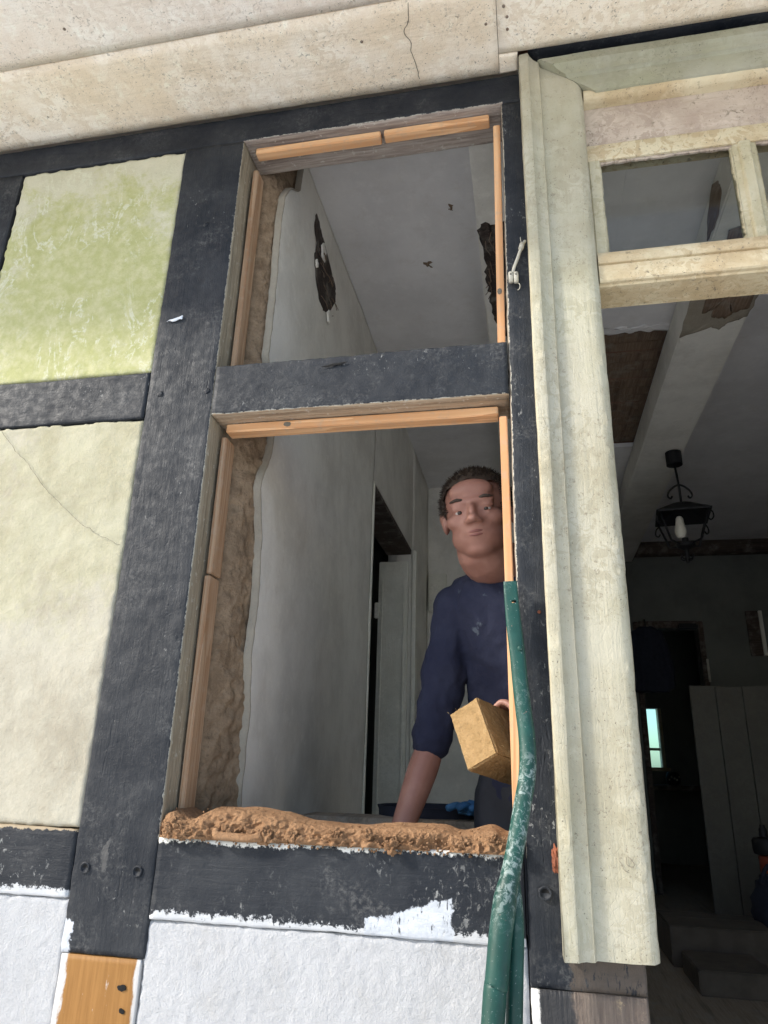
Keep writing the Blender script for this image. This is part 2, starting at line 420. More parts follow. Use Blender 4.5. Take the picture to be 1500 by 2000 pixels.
n = NT('window_glass')
tr = n.t.nodes.new('ShaderNodeBsdfTransparent')
tr.inputs[0].default_value = (.86, .88, .87, 1)
gl = n.t.nodes.new('ShaderNodeBsdfGlossy')
gl.inputs['Roughness'].default_value = .03
fr = n.t.nodes.new('ShaderNodeFresnel'); fr.inputs[0].default_value = 1.22
mx = n.t.nodes.new('ShaderNodeMixShader')
n.t.links.new(fr.outputs[0], mx.inputs[0]); n.t.links.new(tr.outputs[0], mx.inputs[1]); n.t.links.new(gl.outputs[0], mx.inputs[2])
n.t.links.new(mx.outputs[0], n.out.inputs[0])
M['glass'] = n.m
M['glass_far'] = n.m.copy()
M['glass_far'].name = 'tinted_far_glass'
for q_n in M['glass_far'].node_tree.nodes:
    if q_n.type == 'BSDF_TRANSPARENT': q_n.inputs[0].default_value = (.50, .80, .80, 1)

n = NT('skin')
c = n.mix(n.rng(n.noise(14, 4), .35, .7), (.26, .125, .093), (.33, .17, .13))
M['skin'] = n.fin(c, .5, n.bump(n.noise(300, 4), .1, .001), .4)
n.b.inputs['Subsurface Weight'].default_value = .08
n.b.inputs['Subsurface Radius'].default_value = (.01, .004, .002)
n = NT('navy_cotton')
c = n.mix(n.rng(n.noise(7, 5), .35, .7), (.021, .024, .046), (.032, .036, .062))
dz = n.math('MULTIPLY', n.rng(n.noise(19, 4, .6), .64, .72), n.rng(n.noise(5, 2), .45, .55))
c = n.mix(n.math('MULTIPLY', dz, .5), c, (.16, .19, .22))
M['shirt'] = n.fin(c, .92, n.bump(n.math('ADD', n.noise(16, 4, .5, .6), n.math('MULTIPLY', n.noise(420, 2), .08)), .6, .012), .15)
M['lips'] = plain('lip_skin', (.20, .075, .065), .5)
M['trousers'] = plain('dark_trousers', (.03, .033, .042), .9, .4, .004, 60)
M['hair'] = plain('brown_hair', (.045, .032, .024), .6, .6, .003, 260)
M['hair_grey'] = plain('grey_hair', (.22, .21, .2), .6, .6, .003, 260)
M['eye'] = plain('eye_white', (.34, .31, .29), .3)
M['pupil'] = plain('eye_dark', (.03, .02, .015), .15)
M['shoe'] = plain('dark_shoe', (.03, .025, .02), .6)

n = NT('pale_gravel')
v = n.voro(60)
c = n.mix(n.rng(n.noise(70, 4), .3, .7), (.74, .735, .715), (.85, .845, .825))
M['gravel'] = n.fin(c, .95, n.bump(v, .6, .01), .1)

# ================================================================== mesh helpers
ORG = {}
def tag(o, label=None, cat=None, group=None, kind=None):
    if label: o['label'] = label
    if cat: o['category'] = cat
    if group: o['group'] = group
    if kind: o['kind'] = kind
    return o
def thing(name, label, cat, loc, group=None):
    o = bpy.data.objects.new(name, None)
    o.empty_display_size = .1
    COL.objects.link(o)
    o.location = loc
    ORG[o.name] = Vector(loc)
    return tag(o, label, cat, group)
def mk(name, verts, faces, mats, parent=None, smooth=True, fm=None, auto=None):
    off = ORG[parent.name] if parent is not None else Vector((0, 0, 0))
    me = bpy.data.meshes.new(name)
    me.from_pydata([Vector(v) - off for v in verts], [], faces)
    if not isinstance(mats, (list, tuple)): mats = [mats]
    for mm in mats: me.materials.append(M[mm] if isinstance(mm, str) else mm)
    if fm:
        me.polygons.foreach_set('material_index', fm)
    me.polygons.foreach_set('use_smooth', [smooth] * len(me.polygons))
    me.update()
    o = bpy.data.objects.new(name, me)
    COL.objects.link(o)
    if parent is not None:
        o.parent = parent
    ORG[o.name] = off
    return o
def mk_bm(name, bm, mats, parent=None, smooth=True):
    bm.verts.index_update()
    vs = [v.co.copy() for v in bm.verts]
    fs = [[v.index for v in f.verts] for f in bm.faces]
    fm = [f.material_index for f in bm.faces]
    bm.free()
    return mk(name, vs, fs, mats, parent, smooth, fm)
def mod_sharp(o, ang=40):
    me = o.data
    bm = bmesh.new(); bm.from_mesh(me)
    for e in bm.edges:
        if len(e.link_faces) == 2 and e.calc_face_angle(0) > radians(ang):
            e.smooth = False
    bm.to_mesh(me); bm.free()
    return o
N = noise.noise
def fbm(p, o=4, l=2.0, h=.5):
    s = 0; a = 1
    for i in range(o):
        s += a * N(p); p = p * l; a *= h
    return s

def rect_section(u0, u1, v0, v1, bev, step):
    """rounded rectangle outline as (u, v, nu, nv)"""
    pts = []
    cs = [((u1 - bev, v0 + bev), -pi / 2), ((u1 - bev, v1 - bev), 0), ((u0 + bev, v1 - bev), pi / 2), ((u0 + bev, v0 + bev), pi)]
    for k, ((cu, cv), a0) in enumerate(cs):
        for j in range(4):
            a = a0 + pi / 2 * j / 3
            pts.append((cu + bev * cos(a), cv + bev * sin(a), cos(a), sin(a)))
        (nu_, nv_), b0 = cs[(k + 1) % 4]
        s = (cu + bev * cos(a0 + pi / 2), cv + bev * sin(a0 + pi / 2))
        e = (nu_ + bev * cos(b0), nv_ + bev * sin(b0))
        L = sqrt((e[0] - s[0]) ** 2 + (e[1] - s[1]) ** 2)
        cnt = max(1, int(L / step))
        for j in range(1, cnt):
            t = j / cnt
            pts.append((s[0] + (e[0] - s[0]) * t, s[1] + (e[1] - s[1]) * t, cos(b0), sin(b0)))
    return pts

def timber(name, parent, x0, x1, y0, y1, z0, z1, axis, mats, seed=0, bev=.007, amp=.003, seg=.011, step=.013,
           x0b=None, x1b=None, side=None):
    """a hewn timber. axis 'z' or 'x'. x0b/x1b: sides at the lower end. side(n, p)->material index"""
    sv = Vector((seed * 7.31, seed * 3.17, seed * 1.93))
    if axis == 'z':
        L0, L1 = z0, z1
        sec = rect_section(0, 1, 0, 1, 1e-6, 1)
    else:
        L0, L1 = x0, x1
    cnt = max(2, int((L1 - L0) / seg))
    verts, faces, fm = [], [], []
    if axis == 'z':
        sec = rect_section(x0, x1, y0, y1, bev, step)
    else:
        sec = rect_section(y0, y1, z0, z1, bev, step)
    K = len(sec)
    for i in range(cnt + 1):
        t = L0 + (L1 - L0) * i / cnt
        for (u, v, nu, nv) in sec:
            if axis == 'z':
                uu = u
                f = (t - z0) / (z1 - z0)
                if x0b is not None and u < (x0 + x1) / 2: uu = u + (x0b - x0) * (1 - f)
                if x1b is not None and u > (x0 + x1) / 2: uu = u + (x1b - x1) * (1 - f)
                p = Vector((uu, v, t)); nn = Vector((nu, nv, 0))
            else:
                p = Vector((t, u, v)); nn = Vector((0, nu, nv))
            q = p + sv
            st = Vector((q.x, q.y, q.z * .35)) if axis == 'z' else Vector((q.x * .35, q.y, q.z))
            d = amp * (N(q * 3.1) + .7 * N(st * 11)) + amp * .45 * N(q * 30) + amp * .3 * N(q * 75)
            corner = abs(nu * nv)
            d -= corner * amp * 1.0 * max(0, N(q * 22 + Vector((5, 1, 2))))       # chipped arrises
            verts.append(p + nn * d)
    for i in range(cnt):
        for k in range(K):
            a = i * K + k; b = i * K + (k + 1) % K
            faces.append((a, b, b + K, a + K) if axis == 'z' else (a, b, b + K, a + K))
    faces.append(tuple(range(K - 1, -1, -1)))
    faces.append(tuple(cnt * K + k for k in range(K)))
    o = mk(name, verts, faces, mats, parent)
    me = o.data
    if side:
        for pl in me.polygons:
            c = pl.center + ORG[o.name]
            pl.material_index = side(pl.normal, c)
    return o

def box(name, parent, x0, x1, y0, y1, z0, z1, mats, bev=.004, rot=None, jit=0.0, seed=0):
    bm = bmesh.new()
    bmesh.ops.create_cube(bm, size=1)
    for v in bm.verts:
        v.co = Vector((v.co.x * (x1 - x0), v.co.y * (y1 - y0), v.co.z * (z1 - z0)))
    if bev:
        bmesh.ops.bevel(bm, geom=bm.edges[:], offset=bev, segments=2, affect='EDGES')
    c = Vector(((x0 + x1) / 2, (y0 + y1) / 2, (z0 + z1) / 2))
    for v in bm.verts:
        if rot: v.co = Euler(rot).to_matrix() @ v.co
        v.co += c
        if jit: v.co += Vector((N(v.co * 40 + Vector((seed, 0, 0))), N(v.co * 40 + Vector((0, seed, 9))), N(v.co * 40 + Vector((3, 0, seed))))) * jit
    o = mk_bm(name, bm, mats, parent)
    return mod_sharp(o, 50)

def panel(name, parent, x0, x1, z0, z1, yf, yb, res, mats, hf, rim=.006, drop=.007, seed=0, bulge=.001):
    """plaster infill with a hand-laid front face, rounded back at its ragged rim"""
    nx = max(4, int((x1 - x0) / res)); nz = max(4, int((z1 - z0) / res))
    sv = Vector((seed * 5.1, seed, seed * 2.3))
    verts, faces = [], []
    for j in range(nz + 1):
        for i in range(nx + 1):
            x = x0 + (x1 - x0) * i / nx; z = z0 + (z1 - z0) * j / nz
            p = Vector((x, 0, z)) + sv
            e = min(x - x0, x1 - x, z - z0, z1 - z)
            jag = .006 * (N(p * 28) + .6 * N(p * 70))
            t = max(0, min(1, (e + jag) / rim))
            y = yf + drop * (1 - sqrt(max(0, 1 - (1 - t) ** 2)))
            y -= bulge * sin(pi * i / nx) * sin(pi * j / nz)
            y += hf(p)
            if 0 < i < nx: x += 0
            verts.append((x, y, z))
    W = nx + 1
    for j in range(nz):
        for i in range(nx):
            a = j * W + i
            faces.append((a, a + 1, a + 1 + W, a + W))
    nb = len(verts)
    rimi = [i for i in range(W)] + [j * W + nx for j in range(1, nz + 1)] + [nz * W + i for i in range(nx - 1, -1, -1)] + [j * W for j in range(nz - 1, 0, -1)]
    for r in rimi:
        verts.append((verts[r][0], yb, verts[r][2]))
    R = len(rimi)
    for k in range(R):
        a, b = rimi[k], rimi[(k + 1) % R]
        faces.append((b, a, nb + k, nb + (k + 1) % R))
    faces.append(tuple(nb + k for k in range(R - 1, -1, -1)))
    return mk(name, verts, faces, mats, parent)

def sweep(name, parent, path, radii, mats, seg=12, smooth=True, flat=None, caps=True):
    """tube along path; radii a number, list or list of (ra, rb)"""
    pts = [Vector(p) for p in path]
    verts, faces = [], []
    prev = None
    for i, p in enumerate(pts):
        t = (pts[min(i + 1, len(pts) - 1)] - pts[max(i - 1, 0)]).normalized()
        if prev is None:
            ref = Vector((0, 1, 0)) if abs(t.y) < .9 else Vector((1, 0, 0))
            a = (ref - t * ref.dot(t)).normalized()
        else:
            a = (prev - t * prev.dot(t)).normalized()
        prev = a
        b = t.cross(a)
        r = radii[i] if isinstance(radii, (list, tuple)) else radii
        ra, rb = r if isinstance(r, tuple) else (r, r)
        for k in range(seg):
            an = 2 * pi * k / seg
            ca, sa = cos(an), sin(an)
            if flat and flat[i] > 0:      # squarish section
                e = 1 - .6 * flat[i]
                ca = math.copysign(abs(ca) ** e, ca); sa = math.copysign(abs(sa) ** e, sa)
            verts.append(p + a * ca * ra + b * sa * rb)
    for i in range(len(pts) - 1):
        for k in range(seg):
            q = i * seg + k; w = i * seg + (k + 1) % seg
            faces.append((q, w, w + seg, q + seg))
    if caps:
        faces.append(tuple(range(seg - 1, -1, -1)))
        faces.append(tuple((len(pts) - 1) * seg + k for k in range(seg)))
    if name is None:
        return verts, faces
    return mk(name, verts, faces, mats, parent, smooth)

def smooth_path(pts, n=8):
    """Catmull-Rom through tuples of any length"""
    out = []
    P = [pts[0]] + list(pts) + [pts[-1]]
    for i in range(1, len(P) - 2):
        for j in range(n):
            t = j / n
            out.append(tuple(.5 * ((2 * b) + (c_ - a_) * t + (2 * a_ - 5 * b + 4 * c_ - d_) * t * t + (-a_ + 3 * b - 3 * c_ + d_) * t ** 3)
                             for a_, b, c_, d_ in zip(P[i - 1], P[i], P[i + 1], P[i + 2])))
    out.append(tuple(pts[-1]))
    return out

def ribbon(name, parent, pts, w, nrm, mat, th=.0006, seed=1, sub=6):
    """a fine crack: thin dark strip lying on a surface, of uneven width"""
    P = smooth_path([tuple(p) for p in pts], sub)
    nrm = Vector(nrm); vs = []; fs = []
    for i, p in enumerate(P):
        p = Vector(p)
        t = (Vector(P[min(i + 1, len(P) - 1)]) - Vector(P[max(i - 1, 0)])).normalized()
        s = t.cross(nrm).normalized()
        p = p + s * .004 * N(p * 60 + Vector((seed, 0, 0)))
        ww = w * (.6 + .6 * abs(N(p * 90)))
        vs += [p - s * ww, p + nrm * th, p + s * ww]
    for i in range(len(P) - 1):
        a = i * 3
        fs += [(a, a + 1, a + 4, a + 3), (a + 1, a + 2, a + 5, a + 4)]
    return mk(name, vs, fs, mat, parent)

def flake(name, parent, outline, yv, th, mat, seed=0, sub=5, jag=.004, plane='y', sgn=-1):
    """a thin lump of paint or plaster with a torn outline; outline in the two in-plane coords"""
    P = []
    k = len(outline)
    for i in range(k):
        a = outline[i]; b = outline[(i + 1) % k]
        for j in range(sub):
            t = j / sub
            u = a[0] + (b[0] - a[0]) * t; v = a[1] + (b[1] - a[1]) * t
            q = Vector((u * 90 + seed, v * 90, seed))
            P.append((u + jag * N(q), v + jag * N(q + Vector((7, 3, 1)))))
    cu = sum(p[0] for p in P) / len(P); cv = sum(p[1] for p in P) / len(P)
    rings = [(1.0, 0), (.97, .75), (.8, 1), (.45, 1.0)]
    vs, fs = [], []
    def put(u, v, w):
        if plane == 'y': return (u, w, v)
        if plane == 'z': return (u, v, w)
        return (w, u, v)
    for (s, hgt) in rings:
        for p in P:
            u = cu + (p[0] - cu) * s; v = cv + (p[1] - cv) * s
            vs.append(put(u, v, yv + sgn * th * hgt * (1 + .4 * N(Vector((u * 60, v * 60, seed))))))
    L = len(P)
    for r in range(len(rings) - 1):
        for i in range(L):
            a = r * L + i; b = r * L + (i + 1) % L
            fs.append((a, b, b + L, a + L))
    vs.append(put(cu, cv, yv + sgn * th))
    c = len(vs) - 1
    for i in range(L):
        fs.append(((len(rings) - 1) * L + i, (len(rings) - 1) * L + (i + 1) % L, c))
    o = mk(name, vs, fs, mat, parent)
    bm = bmesh.new(); bm.from_mesh(o.data); bmesh.ops.recalc_face_normals(bm, faces=bm.faces[:]); bm.to_mesh(o.data); bm.free()
    return o

def clod(parent, c, r, seed, name='clay_clod', mat='clay', squash=(1, .8, .9), amp=.55, sub=4):
    bm = bmesh.new()
    bmesh.ops.create_icosphere(bm, subdivisions=sub, radius=1)
    for v in bm.verts:
        n_ = v.co.normalized()
        d = 1 + amp * fbm(n_ * 1.8 + Vector((seed, seed * 2, 0)), 5, 2.1, .55)
        v.co = Vector(c) + Vector((n_.x * squash[0], n_.y * squash[1], n_.z * squash[2])) * r * d
    return mk_bm(name, bm, mat, parent)

# ================================================================== the setting
def quad_box(name, x0, x1, y0, y1, z0, z1, mat, parent=None, kind='structure', label=None):
    o = box(name, parent, x0, x1, y0, y1, z0, z1, mat, bev=0)
    if parent is None: tag(o, label, None, None, kind)
    return o
FL, CE = 0.70, 3.69
g = mk('ground', [(-400, -400, 0), (400, -400, 0), (400, 400, 0), (-400, 400, 0)], [(0, 1, 2, 3)], 'gravel', None, False)
tag(g, 'pale gravel ground in front of the house', None, None, 'structure')

# interior: hall behind the window opening, large room behind the door, a further room at the back
fl = quad_box('floor', -2.55, 3.2, .14, 7.75, FL - .1, FL, 'floor', label='dark floor boards inside the house')
# left partition of the hall, with a door opening at Y 1.64 .. 2.86
wl = tag(bpy.data.objects.new('interior_wall_left', None), 'grey plastered partition wall on the left of the hall', None, None, 'structure')
COL.objects.link(wl); ORG[wl.name] = Vector((0, 0, 0))
def wall_x(name, parent, X0, X1, Y0, Y1, Z0, Z1, mat, res=.05, seed=0, edge=None):
    """partition along Y; +X face slightly uneven. edge(z)->Y of the near broken edge"""
    ny = max(2, int((Y1 - Y0) / res)); nz = max(2, int((Z1 - Z0) / res))
    vs, fs = [], []
    for j in range(nz + 1):
        z = Z0 + (Z1 - Z0) * j / nz
        ya = edge(z) if edge else Y0
        for i in range(ny + 1):
            y = ya + (Y1 - ya) * i / ny
            x = X1 + .006 * N(Vector((seed, y * 2, z * 2))) + .002 * N(Vector((seed, y * 9, z * 9)))
            vs.append((x, y, z))
    W = ny + 1
    for j in range(nz):
        for i in range(ny):
            a = j * W + i
            fs.append((a, a + 1, a + 1 + W, a + W))
    b = len(vs)
    rim = [i for i in range(W)] + [j * W + ny for j in range(1, nz + 1)] + [nz * W + i for i in range(ny - 1, -1, -1)] + [j * W for j in range(nz - 1, 0, -1)]
    for r in rim: vs.append((X0, vs[r][1], vs[r][2]))
    R = len(rim)
    for k in range(R):
        fs.append((rim[(k + 1) % R], rim[k], b + k, b + (k + 1) % R))
    fs.append(tuple(b + k for k in range(R - 1, -1, -1)))
    return mk(name, vs, fs, mat, parent)
EDGE = [(.7, .27), (1.553, .255), (1.75, .26), (1.9, .23), (2.03, .25), (2.2, .235), (2.36, .19), (2.40, .21), (2.46, .245), (2.55, .26),
        (2.64, .25), (2.75, .16), (3.0, .17), (3.2, .16), (3.36, .17), (3.44, .22), (3.5, .3), (3.69, .32)]
def edge_y(z):
    for (a, b), (c_, d_) in zip(EDGE, EDGE[1:]):
        if a <= z <= c_:
            t = (z - a) / (c_ - a)
            return b + (d_ - b) * t + .007 * fbm(Vector((3.3, z * 22, 1)), 3)
    return .26
near_pl = wall_x('plaster_face', wl, -.735, -.72, .25, 1.64, FL, CE, 'int_plaster', .022, 1, edge_y)
wall_x('wall_core', wl, -.88, -.737, .42, 1.64, FL, CE, 'daub', .1, 2)
wall_x('wall_beyond_door', wl, -.88, -.72, 2.86, 3.6, FL, CE, 'int_plaster', .1, 3)
box('wall_over_door', wl, -.88, -.72, 1.642, 2.858, 2.96, CE, 'int_plaster', 0)
# pale broken rim of the plaster
pv, pf = [], []
zz = [FL + (CE - FL) * i / 260 for i in range(261)]
for z in zz:
    y = edge_y(z); w = .002 + .005 * abs(N(Vector((1, z * 30, 4)))) + .008 * max(0, N(Vector((8, z * 6, 4))))
    pv += [(-.737, y - .004, z), (-.7165, y - .004 + .003 * N(Vector((z * 80, 1, 1))), z), (-.7155, y + w * .5, z), (-.7195, y + w, z)]
for i in range(260):
    for k in range(3):
        a = i * 4 + k
        pf.append((a, a + 1, a + 5, a + 4))
mk('broken_plaster_rim', pv, pf, 'plaster_edge', wl)
# rough daub between post and plaster edge
dv, df = [], []
nz_, ny_ = 330, 26
for j in range(nz_ + 1):
    z = 1.46 + (3.62 - 1.46) * j / nz_
    ye = edge_y(z) + .012
    for i in range(ny_ + 1):
        t = i / ny_
        y = .135 + (ye - .135) * t
        p = Vector((5, y * 14, z * 6)); q = Vector((2, y * 45, z * 30))
        x = -.797 + .062 * (t ** .5) + min(1, t * 5) * (.014 * N(p) + .009 * fbm(q, 3) + .012 * max(0, N(Vector((9, y * 8, z * 3.5)))))
        dv.append((min(x, -.722), y, z))
for j in range(nz_):
    for i in range(ny_):
        a = j * (ny_ + 1) + i
        df.append((a, a + 1, a + ny_ + 2, a + ny_ + 1))
b0 = len(dv)
dv += [(-.86, .142, 1.46), (-.86, .42, 1.46), (-.86, .42, 3.62), (-.86, .142, 3.62)]
df += [(b0, b0 + 1, b0 + 2, b0 + 3)]
tag(mk('daub_edge', dv, df, 'daub', wl), 'rough brown clay daub bared along the broken edge')
# torn hole in the plaster near the ceiling, with hanging flakes
hole = flake('torn_hole', wl, [(.49, 3.58), (.56, 3.55), (.62, 3.53), (.70, 3.50), (.79, 3.46), (.80, 3.40), (.73, 3.31), (.66, 3.255), (.60, 3.26), (.53, 3.31), (.50, 3.39), (.51, 3.46), (.475, 3.52)],
             -.7175, .004, 'hole_lath', 3, 5, .012, 'x', 1)
tag(hole, 'torn hole baring dark lath high on the wall')
for (cy, cz, r, sd_) in ((.585, 3.475, .034, 1), (.515, 3.365, .016, 2), (.70, 3.262, .026, 4)):
    ang = [(cy + r * cos(a) * (1 + .3 * N(Vector((a, sd_, 1)))), cz + r * 1.2 * sin(a)) for a in [.4 + k * pi / 2.5 for k in range(5)]]
    flake('plaster_flake', hole, ang, -.712, .006, 'int_plaster', sd_, 4, .008, 'x', 1)
rnd = random.Random(3)
for k in range(16):
    y0_, z0_ = rnd.uniform(.52, .78), rnd.uniform(3.28, 3.48)
    a = rnd.uniform(-1.2, 1.2)
    sweep('reed_stalk', hole, [(-.712, y0_, z0_), (-.70, y0_ + .03 * sin(a), z0_ - .025 * cos(a)), (-.695, y0_ + .055 * sin(a), z0_ - .05 * cos(a))], .0013, 'lath', 5)

# ceiling with a rectangular opening showing lath
ce = tag(bpy.data.objects.new('ceiling', None), 'grey plastered ceiling inside the house', None, None, 'structure')
COL.objects.link(ce); ORG[ce.name] = Vector((0, 0, 0))
HX0, HX1, HY0, HY1 = .42, .75, 1.64, 3.02
def ceil_piece(x0, x1, y0, y1): box('plaster_field', ce, x0, x1, y0, y1, CE, CE + .03, 'int_ceiling', 0)
ceil_piece(-2.55, HX0, .142, 5.3); ceil_piece(HX1, 3.2, .142, 5.3)
ceil_piece(HX0 + .0005, HX1 - .0005, .142, HY0); ceil_piece(HX0 + .0005, HX1 - .0005, HY1, 5.3)
for k in range(15):
    y = HY0 - .02 + k * .095
    box('lath_strip', ce, HX0 - .03, HX1 + .03, y, y + .082, CE + .036 + .004 * (k % 3), CE + .056 + .004 * (k % 3), 'lath', .003, (0, 0, .012 * ((k * 7) % 3 - 1)))
rag = [(HX0 + .33 * k / 10, HY0 - .01 + .012 * ((k * 5) % 3)) for k in range(11)]
flake('torn_plaster_edge', ce, rag + [(x, y - .045) for x, y in reversed(rag)], CE - .0005, .005, 'int_ceiling', 4, 3, .008, 'z', -1)
for (cx, cy, r, s_) in ((-.229, .664, .014, 3), (-.361, .977, .016, 5)):
    ang = [(cx + r * (.7 + .6 * abs(N(Vector((k * 3.1, s_, 2))))) * cos(k * pi / 5), cy + 1.5 * r * (.6 + .7 * abs(N(Vector((k * 2.3, s_, 7))))) * sin(k * pi / 5)) for k in range(10)]
    flake('plaster_scar', ce, ang, CE - .0005, .003, 'lath', s_, 4, .02, 'z', -1)
# ceiling beams running into the room
b1 = box('boxed_beam', ce, -.125, .12, .142, 5.29, 3.52, CE - .001, 'int_plaster', .006)
tag(flake('torn_hole', b1, [(-.128, .62), (-.10, .575), (-.06, .60), (.0, .56), (.06, .60), (.07, 1.35), (-.03, 1.40), (-.085, 1.22), (-.10, 1.05), (-.112, .90), (-.105, .75)], 3.5195, .005, 'hole_lath', 8, 6, .016, 'z', -1), 'torn hole baring brown reed and lath')
rb = random.Random(9)
for k in range(22):
    x_, y_ = rb.uniform(-.10, .03), rb.uniform(.62, 1.2)
    sweep('reed_stalk', b1, [(x_, y_, 3.513), (x_ + rb.uniform(-.012, .012), y_ + .03, 3.503), (x_ + rb.uniform(-.02, .02), y_ + .06, 3.494)], .0016, 'lath', 5)
b2 = box('boxed_beam', ce, .74, 1.0, .142, 5.29, 3.52, CE - .001, 'int_plaster', .006)
flake('plaster_flake', b2, [(.735, 1.15), (1.005, 1.15), (1.002, 1.33), (.93, 1.37), (.90, 1.42), (.86, 1.39), (.74, 1.46)], 3.5195, .006, 'plaster_edge', 5, 5, .012, 'z', -1)
tag(flake('torn_hole', b2, [(.79, .75), (.96, .72), (.985, 1.26), (.93, 1.29), (.90, 1.33), (.85, 1.31), (.84, 1.25), (.80, 1.27)], 3.513, .006, 'lath', 6, 5, .016, 'z', -1), 'torn hole baring brown wood under the beam')
flake('torn_hole', b2, [(.70, 3.70 - .02), (.82, 3.62), (.86, 3.55), (.70, 3.53), (.62, 3.58), (.64, 3.64)], .7395, .005, 'lath', 9, 5, .014, 'x', -1)
# end wall of hall, right return, back wall with doorway, right wall
ew = quad_box('interior_wall_hall_end', -.88, .5, 3.6, 3.72, FL, CE, 'int_plaster', label='plastered end wall of the hall')
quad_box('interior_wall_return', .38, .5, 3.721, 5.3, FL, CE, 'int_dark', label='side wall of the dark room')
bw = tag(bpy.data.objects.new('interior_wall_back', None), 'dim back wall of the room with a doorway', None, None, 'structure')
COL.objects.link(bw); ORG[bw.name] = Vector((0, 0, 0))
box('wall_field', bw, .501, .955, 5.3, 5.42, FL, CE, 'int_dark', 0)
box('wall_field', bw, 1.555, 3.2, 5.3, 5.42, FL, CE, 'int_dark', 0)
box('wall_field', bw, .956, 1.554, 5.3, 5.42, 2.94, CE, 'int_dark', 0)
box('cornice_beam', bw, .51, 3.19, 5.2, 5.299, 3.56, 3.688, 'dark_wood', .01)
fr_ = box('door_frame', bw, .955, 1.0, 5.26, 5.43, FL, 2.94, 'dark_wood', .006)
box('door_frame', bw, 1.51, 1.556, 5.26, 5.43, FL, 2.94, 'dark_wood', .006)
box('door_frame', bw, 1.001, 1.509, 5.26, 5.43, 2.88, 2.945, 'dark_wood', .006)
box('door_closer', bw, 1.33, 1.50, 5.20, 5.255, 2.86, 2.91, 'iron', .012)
box('edge_glint_strip', bw, 1.545, 1.562, 5.245, 5.258, 2.40, 2.60, 'ceramic', .002)  # pale strip standing in for a glint on the frame's edge
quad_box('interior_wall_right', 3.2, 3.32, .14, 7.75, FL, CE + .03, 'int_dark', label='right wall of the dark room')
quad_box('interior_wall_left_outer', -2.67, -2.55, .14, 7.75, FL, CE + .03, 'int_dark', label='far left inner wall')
# far room with a window
fw = tag(bpy.data.objects.new('interior_wall_far', None), 'far wall with a small bright window', None, None, 'structure')
COL.objects.link(fw); ORG[fw.name] = Vector((0, 0, 0))
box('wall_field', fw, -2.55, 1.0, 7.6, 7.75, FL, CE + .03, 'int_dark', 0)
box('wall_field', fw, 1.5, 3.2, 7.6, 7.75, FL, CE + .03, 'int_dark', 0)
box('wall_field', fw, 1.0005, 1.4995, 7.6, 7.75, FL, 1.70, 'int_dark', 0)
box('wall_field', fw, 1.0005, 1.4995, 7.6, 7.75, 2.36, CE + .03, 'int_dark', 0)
wf = box('window_frame', fw, 1.46, 1.50, 7.56, 7.7, 1.70, 2.36, 'frame_z', .004)
box('glazing_bar', wf, 1.0, 1.46, 7.63, 7.66, 1.885, 1.915, 'frame', .003)
mk('pane', [(1.0, 7.645, 1.7), (1.46, 7.645, 1.7), (1.46, 7.645, 1.885), (1.0, 7.645, 1.885)], [(0, 1, 2, 3)], 'glass_far', wf, False)
mk('pane', [(1.0, 7.645, 1.915), (1.46, 7.645, 1.915), (1.46, 7.645, 2.36), (1.0, 7.645, 2.36)], [(0, 1, 2, 3)], 'glass_far', wf, False)
box('window_sill', fw, .98, 1.54, 7.52, 7.62, 1.66, 1.70, 'frame', .006)
quad_box('far_ceiling', -2.55, 3.2, 5.301, 7.75, CE + .002, CE + .03, 'int_dark', label='ceiling of the far room')

# ================================================================== roof overhang
ro = thing('roof_overhang', 'cream painted board soffit over the wall with peeling stained paint', 'soffit', (0, -.26, 3.533))
def board(name, x0, x1, y0, y1, mat, seed, notch=None, z0=3.533, th=.024):
    nx = max(8, int((x1 - x0) / .03)); ny = 8
    vs, fs = [], []
    for j in range(ny + 1):
        for i in range(nx + 1):
            x = x0 + (x1 - x0) * i / nx; y = y0 + (y1 - y0) * j / ny
            if j in (0, ny): y += .0012 * N(Vector((x * 18, seed, j)))
            z = z0 + .002 * N(Vector((x * 3, y * 6, seed))) + (.003 if j in (0, ny) or i in (0, nx) else 0)
            vs.append((x, y, z))
    W = nx + 1
    for j in range(ny):
        for i in range(nx):
            a = j * W + i
            fs.append((a, a + W, a + W + 1, a + 1))
    b = len(vs)
    rim = [i for i in range(W)] + [j * W + nx for j in range(1, ny + 1)] + [ny * W + i for i in range(nx - 1, -1, -1)] + [j * W for j in range(ny - 1, 0, -1)]
    for r in rim: vs.append((vs[r][0], vs[r][1], z0 + th))
    R = len(rim)
    for k in range(R): fs.append((rim[k], rim[(k + 1) % R], b + (k + 1) % R, b + k))
    fs.append(tuple(b + k for k in range(R)))
    return mk(name, vs, fs, mat, ro)
sb = board('soffit_board', -2.7, -.016, -.260, -.002, 'soffit', 1)
sb2 = board('soffit_board', -.0145, 3.3, -.260, -.062, 'soffit', 2)
board('soffit_board', -2.7, 3.3, -.52, -.2635, 'soffit2', 3)
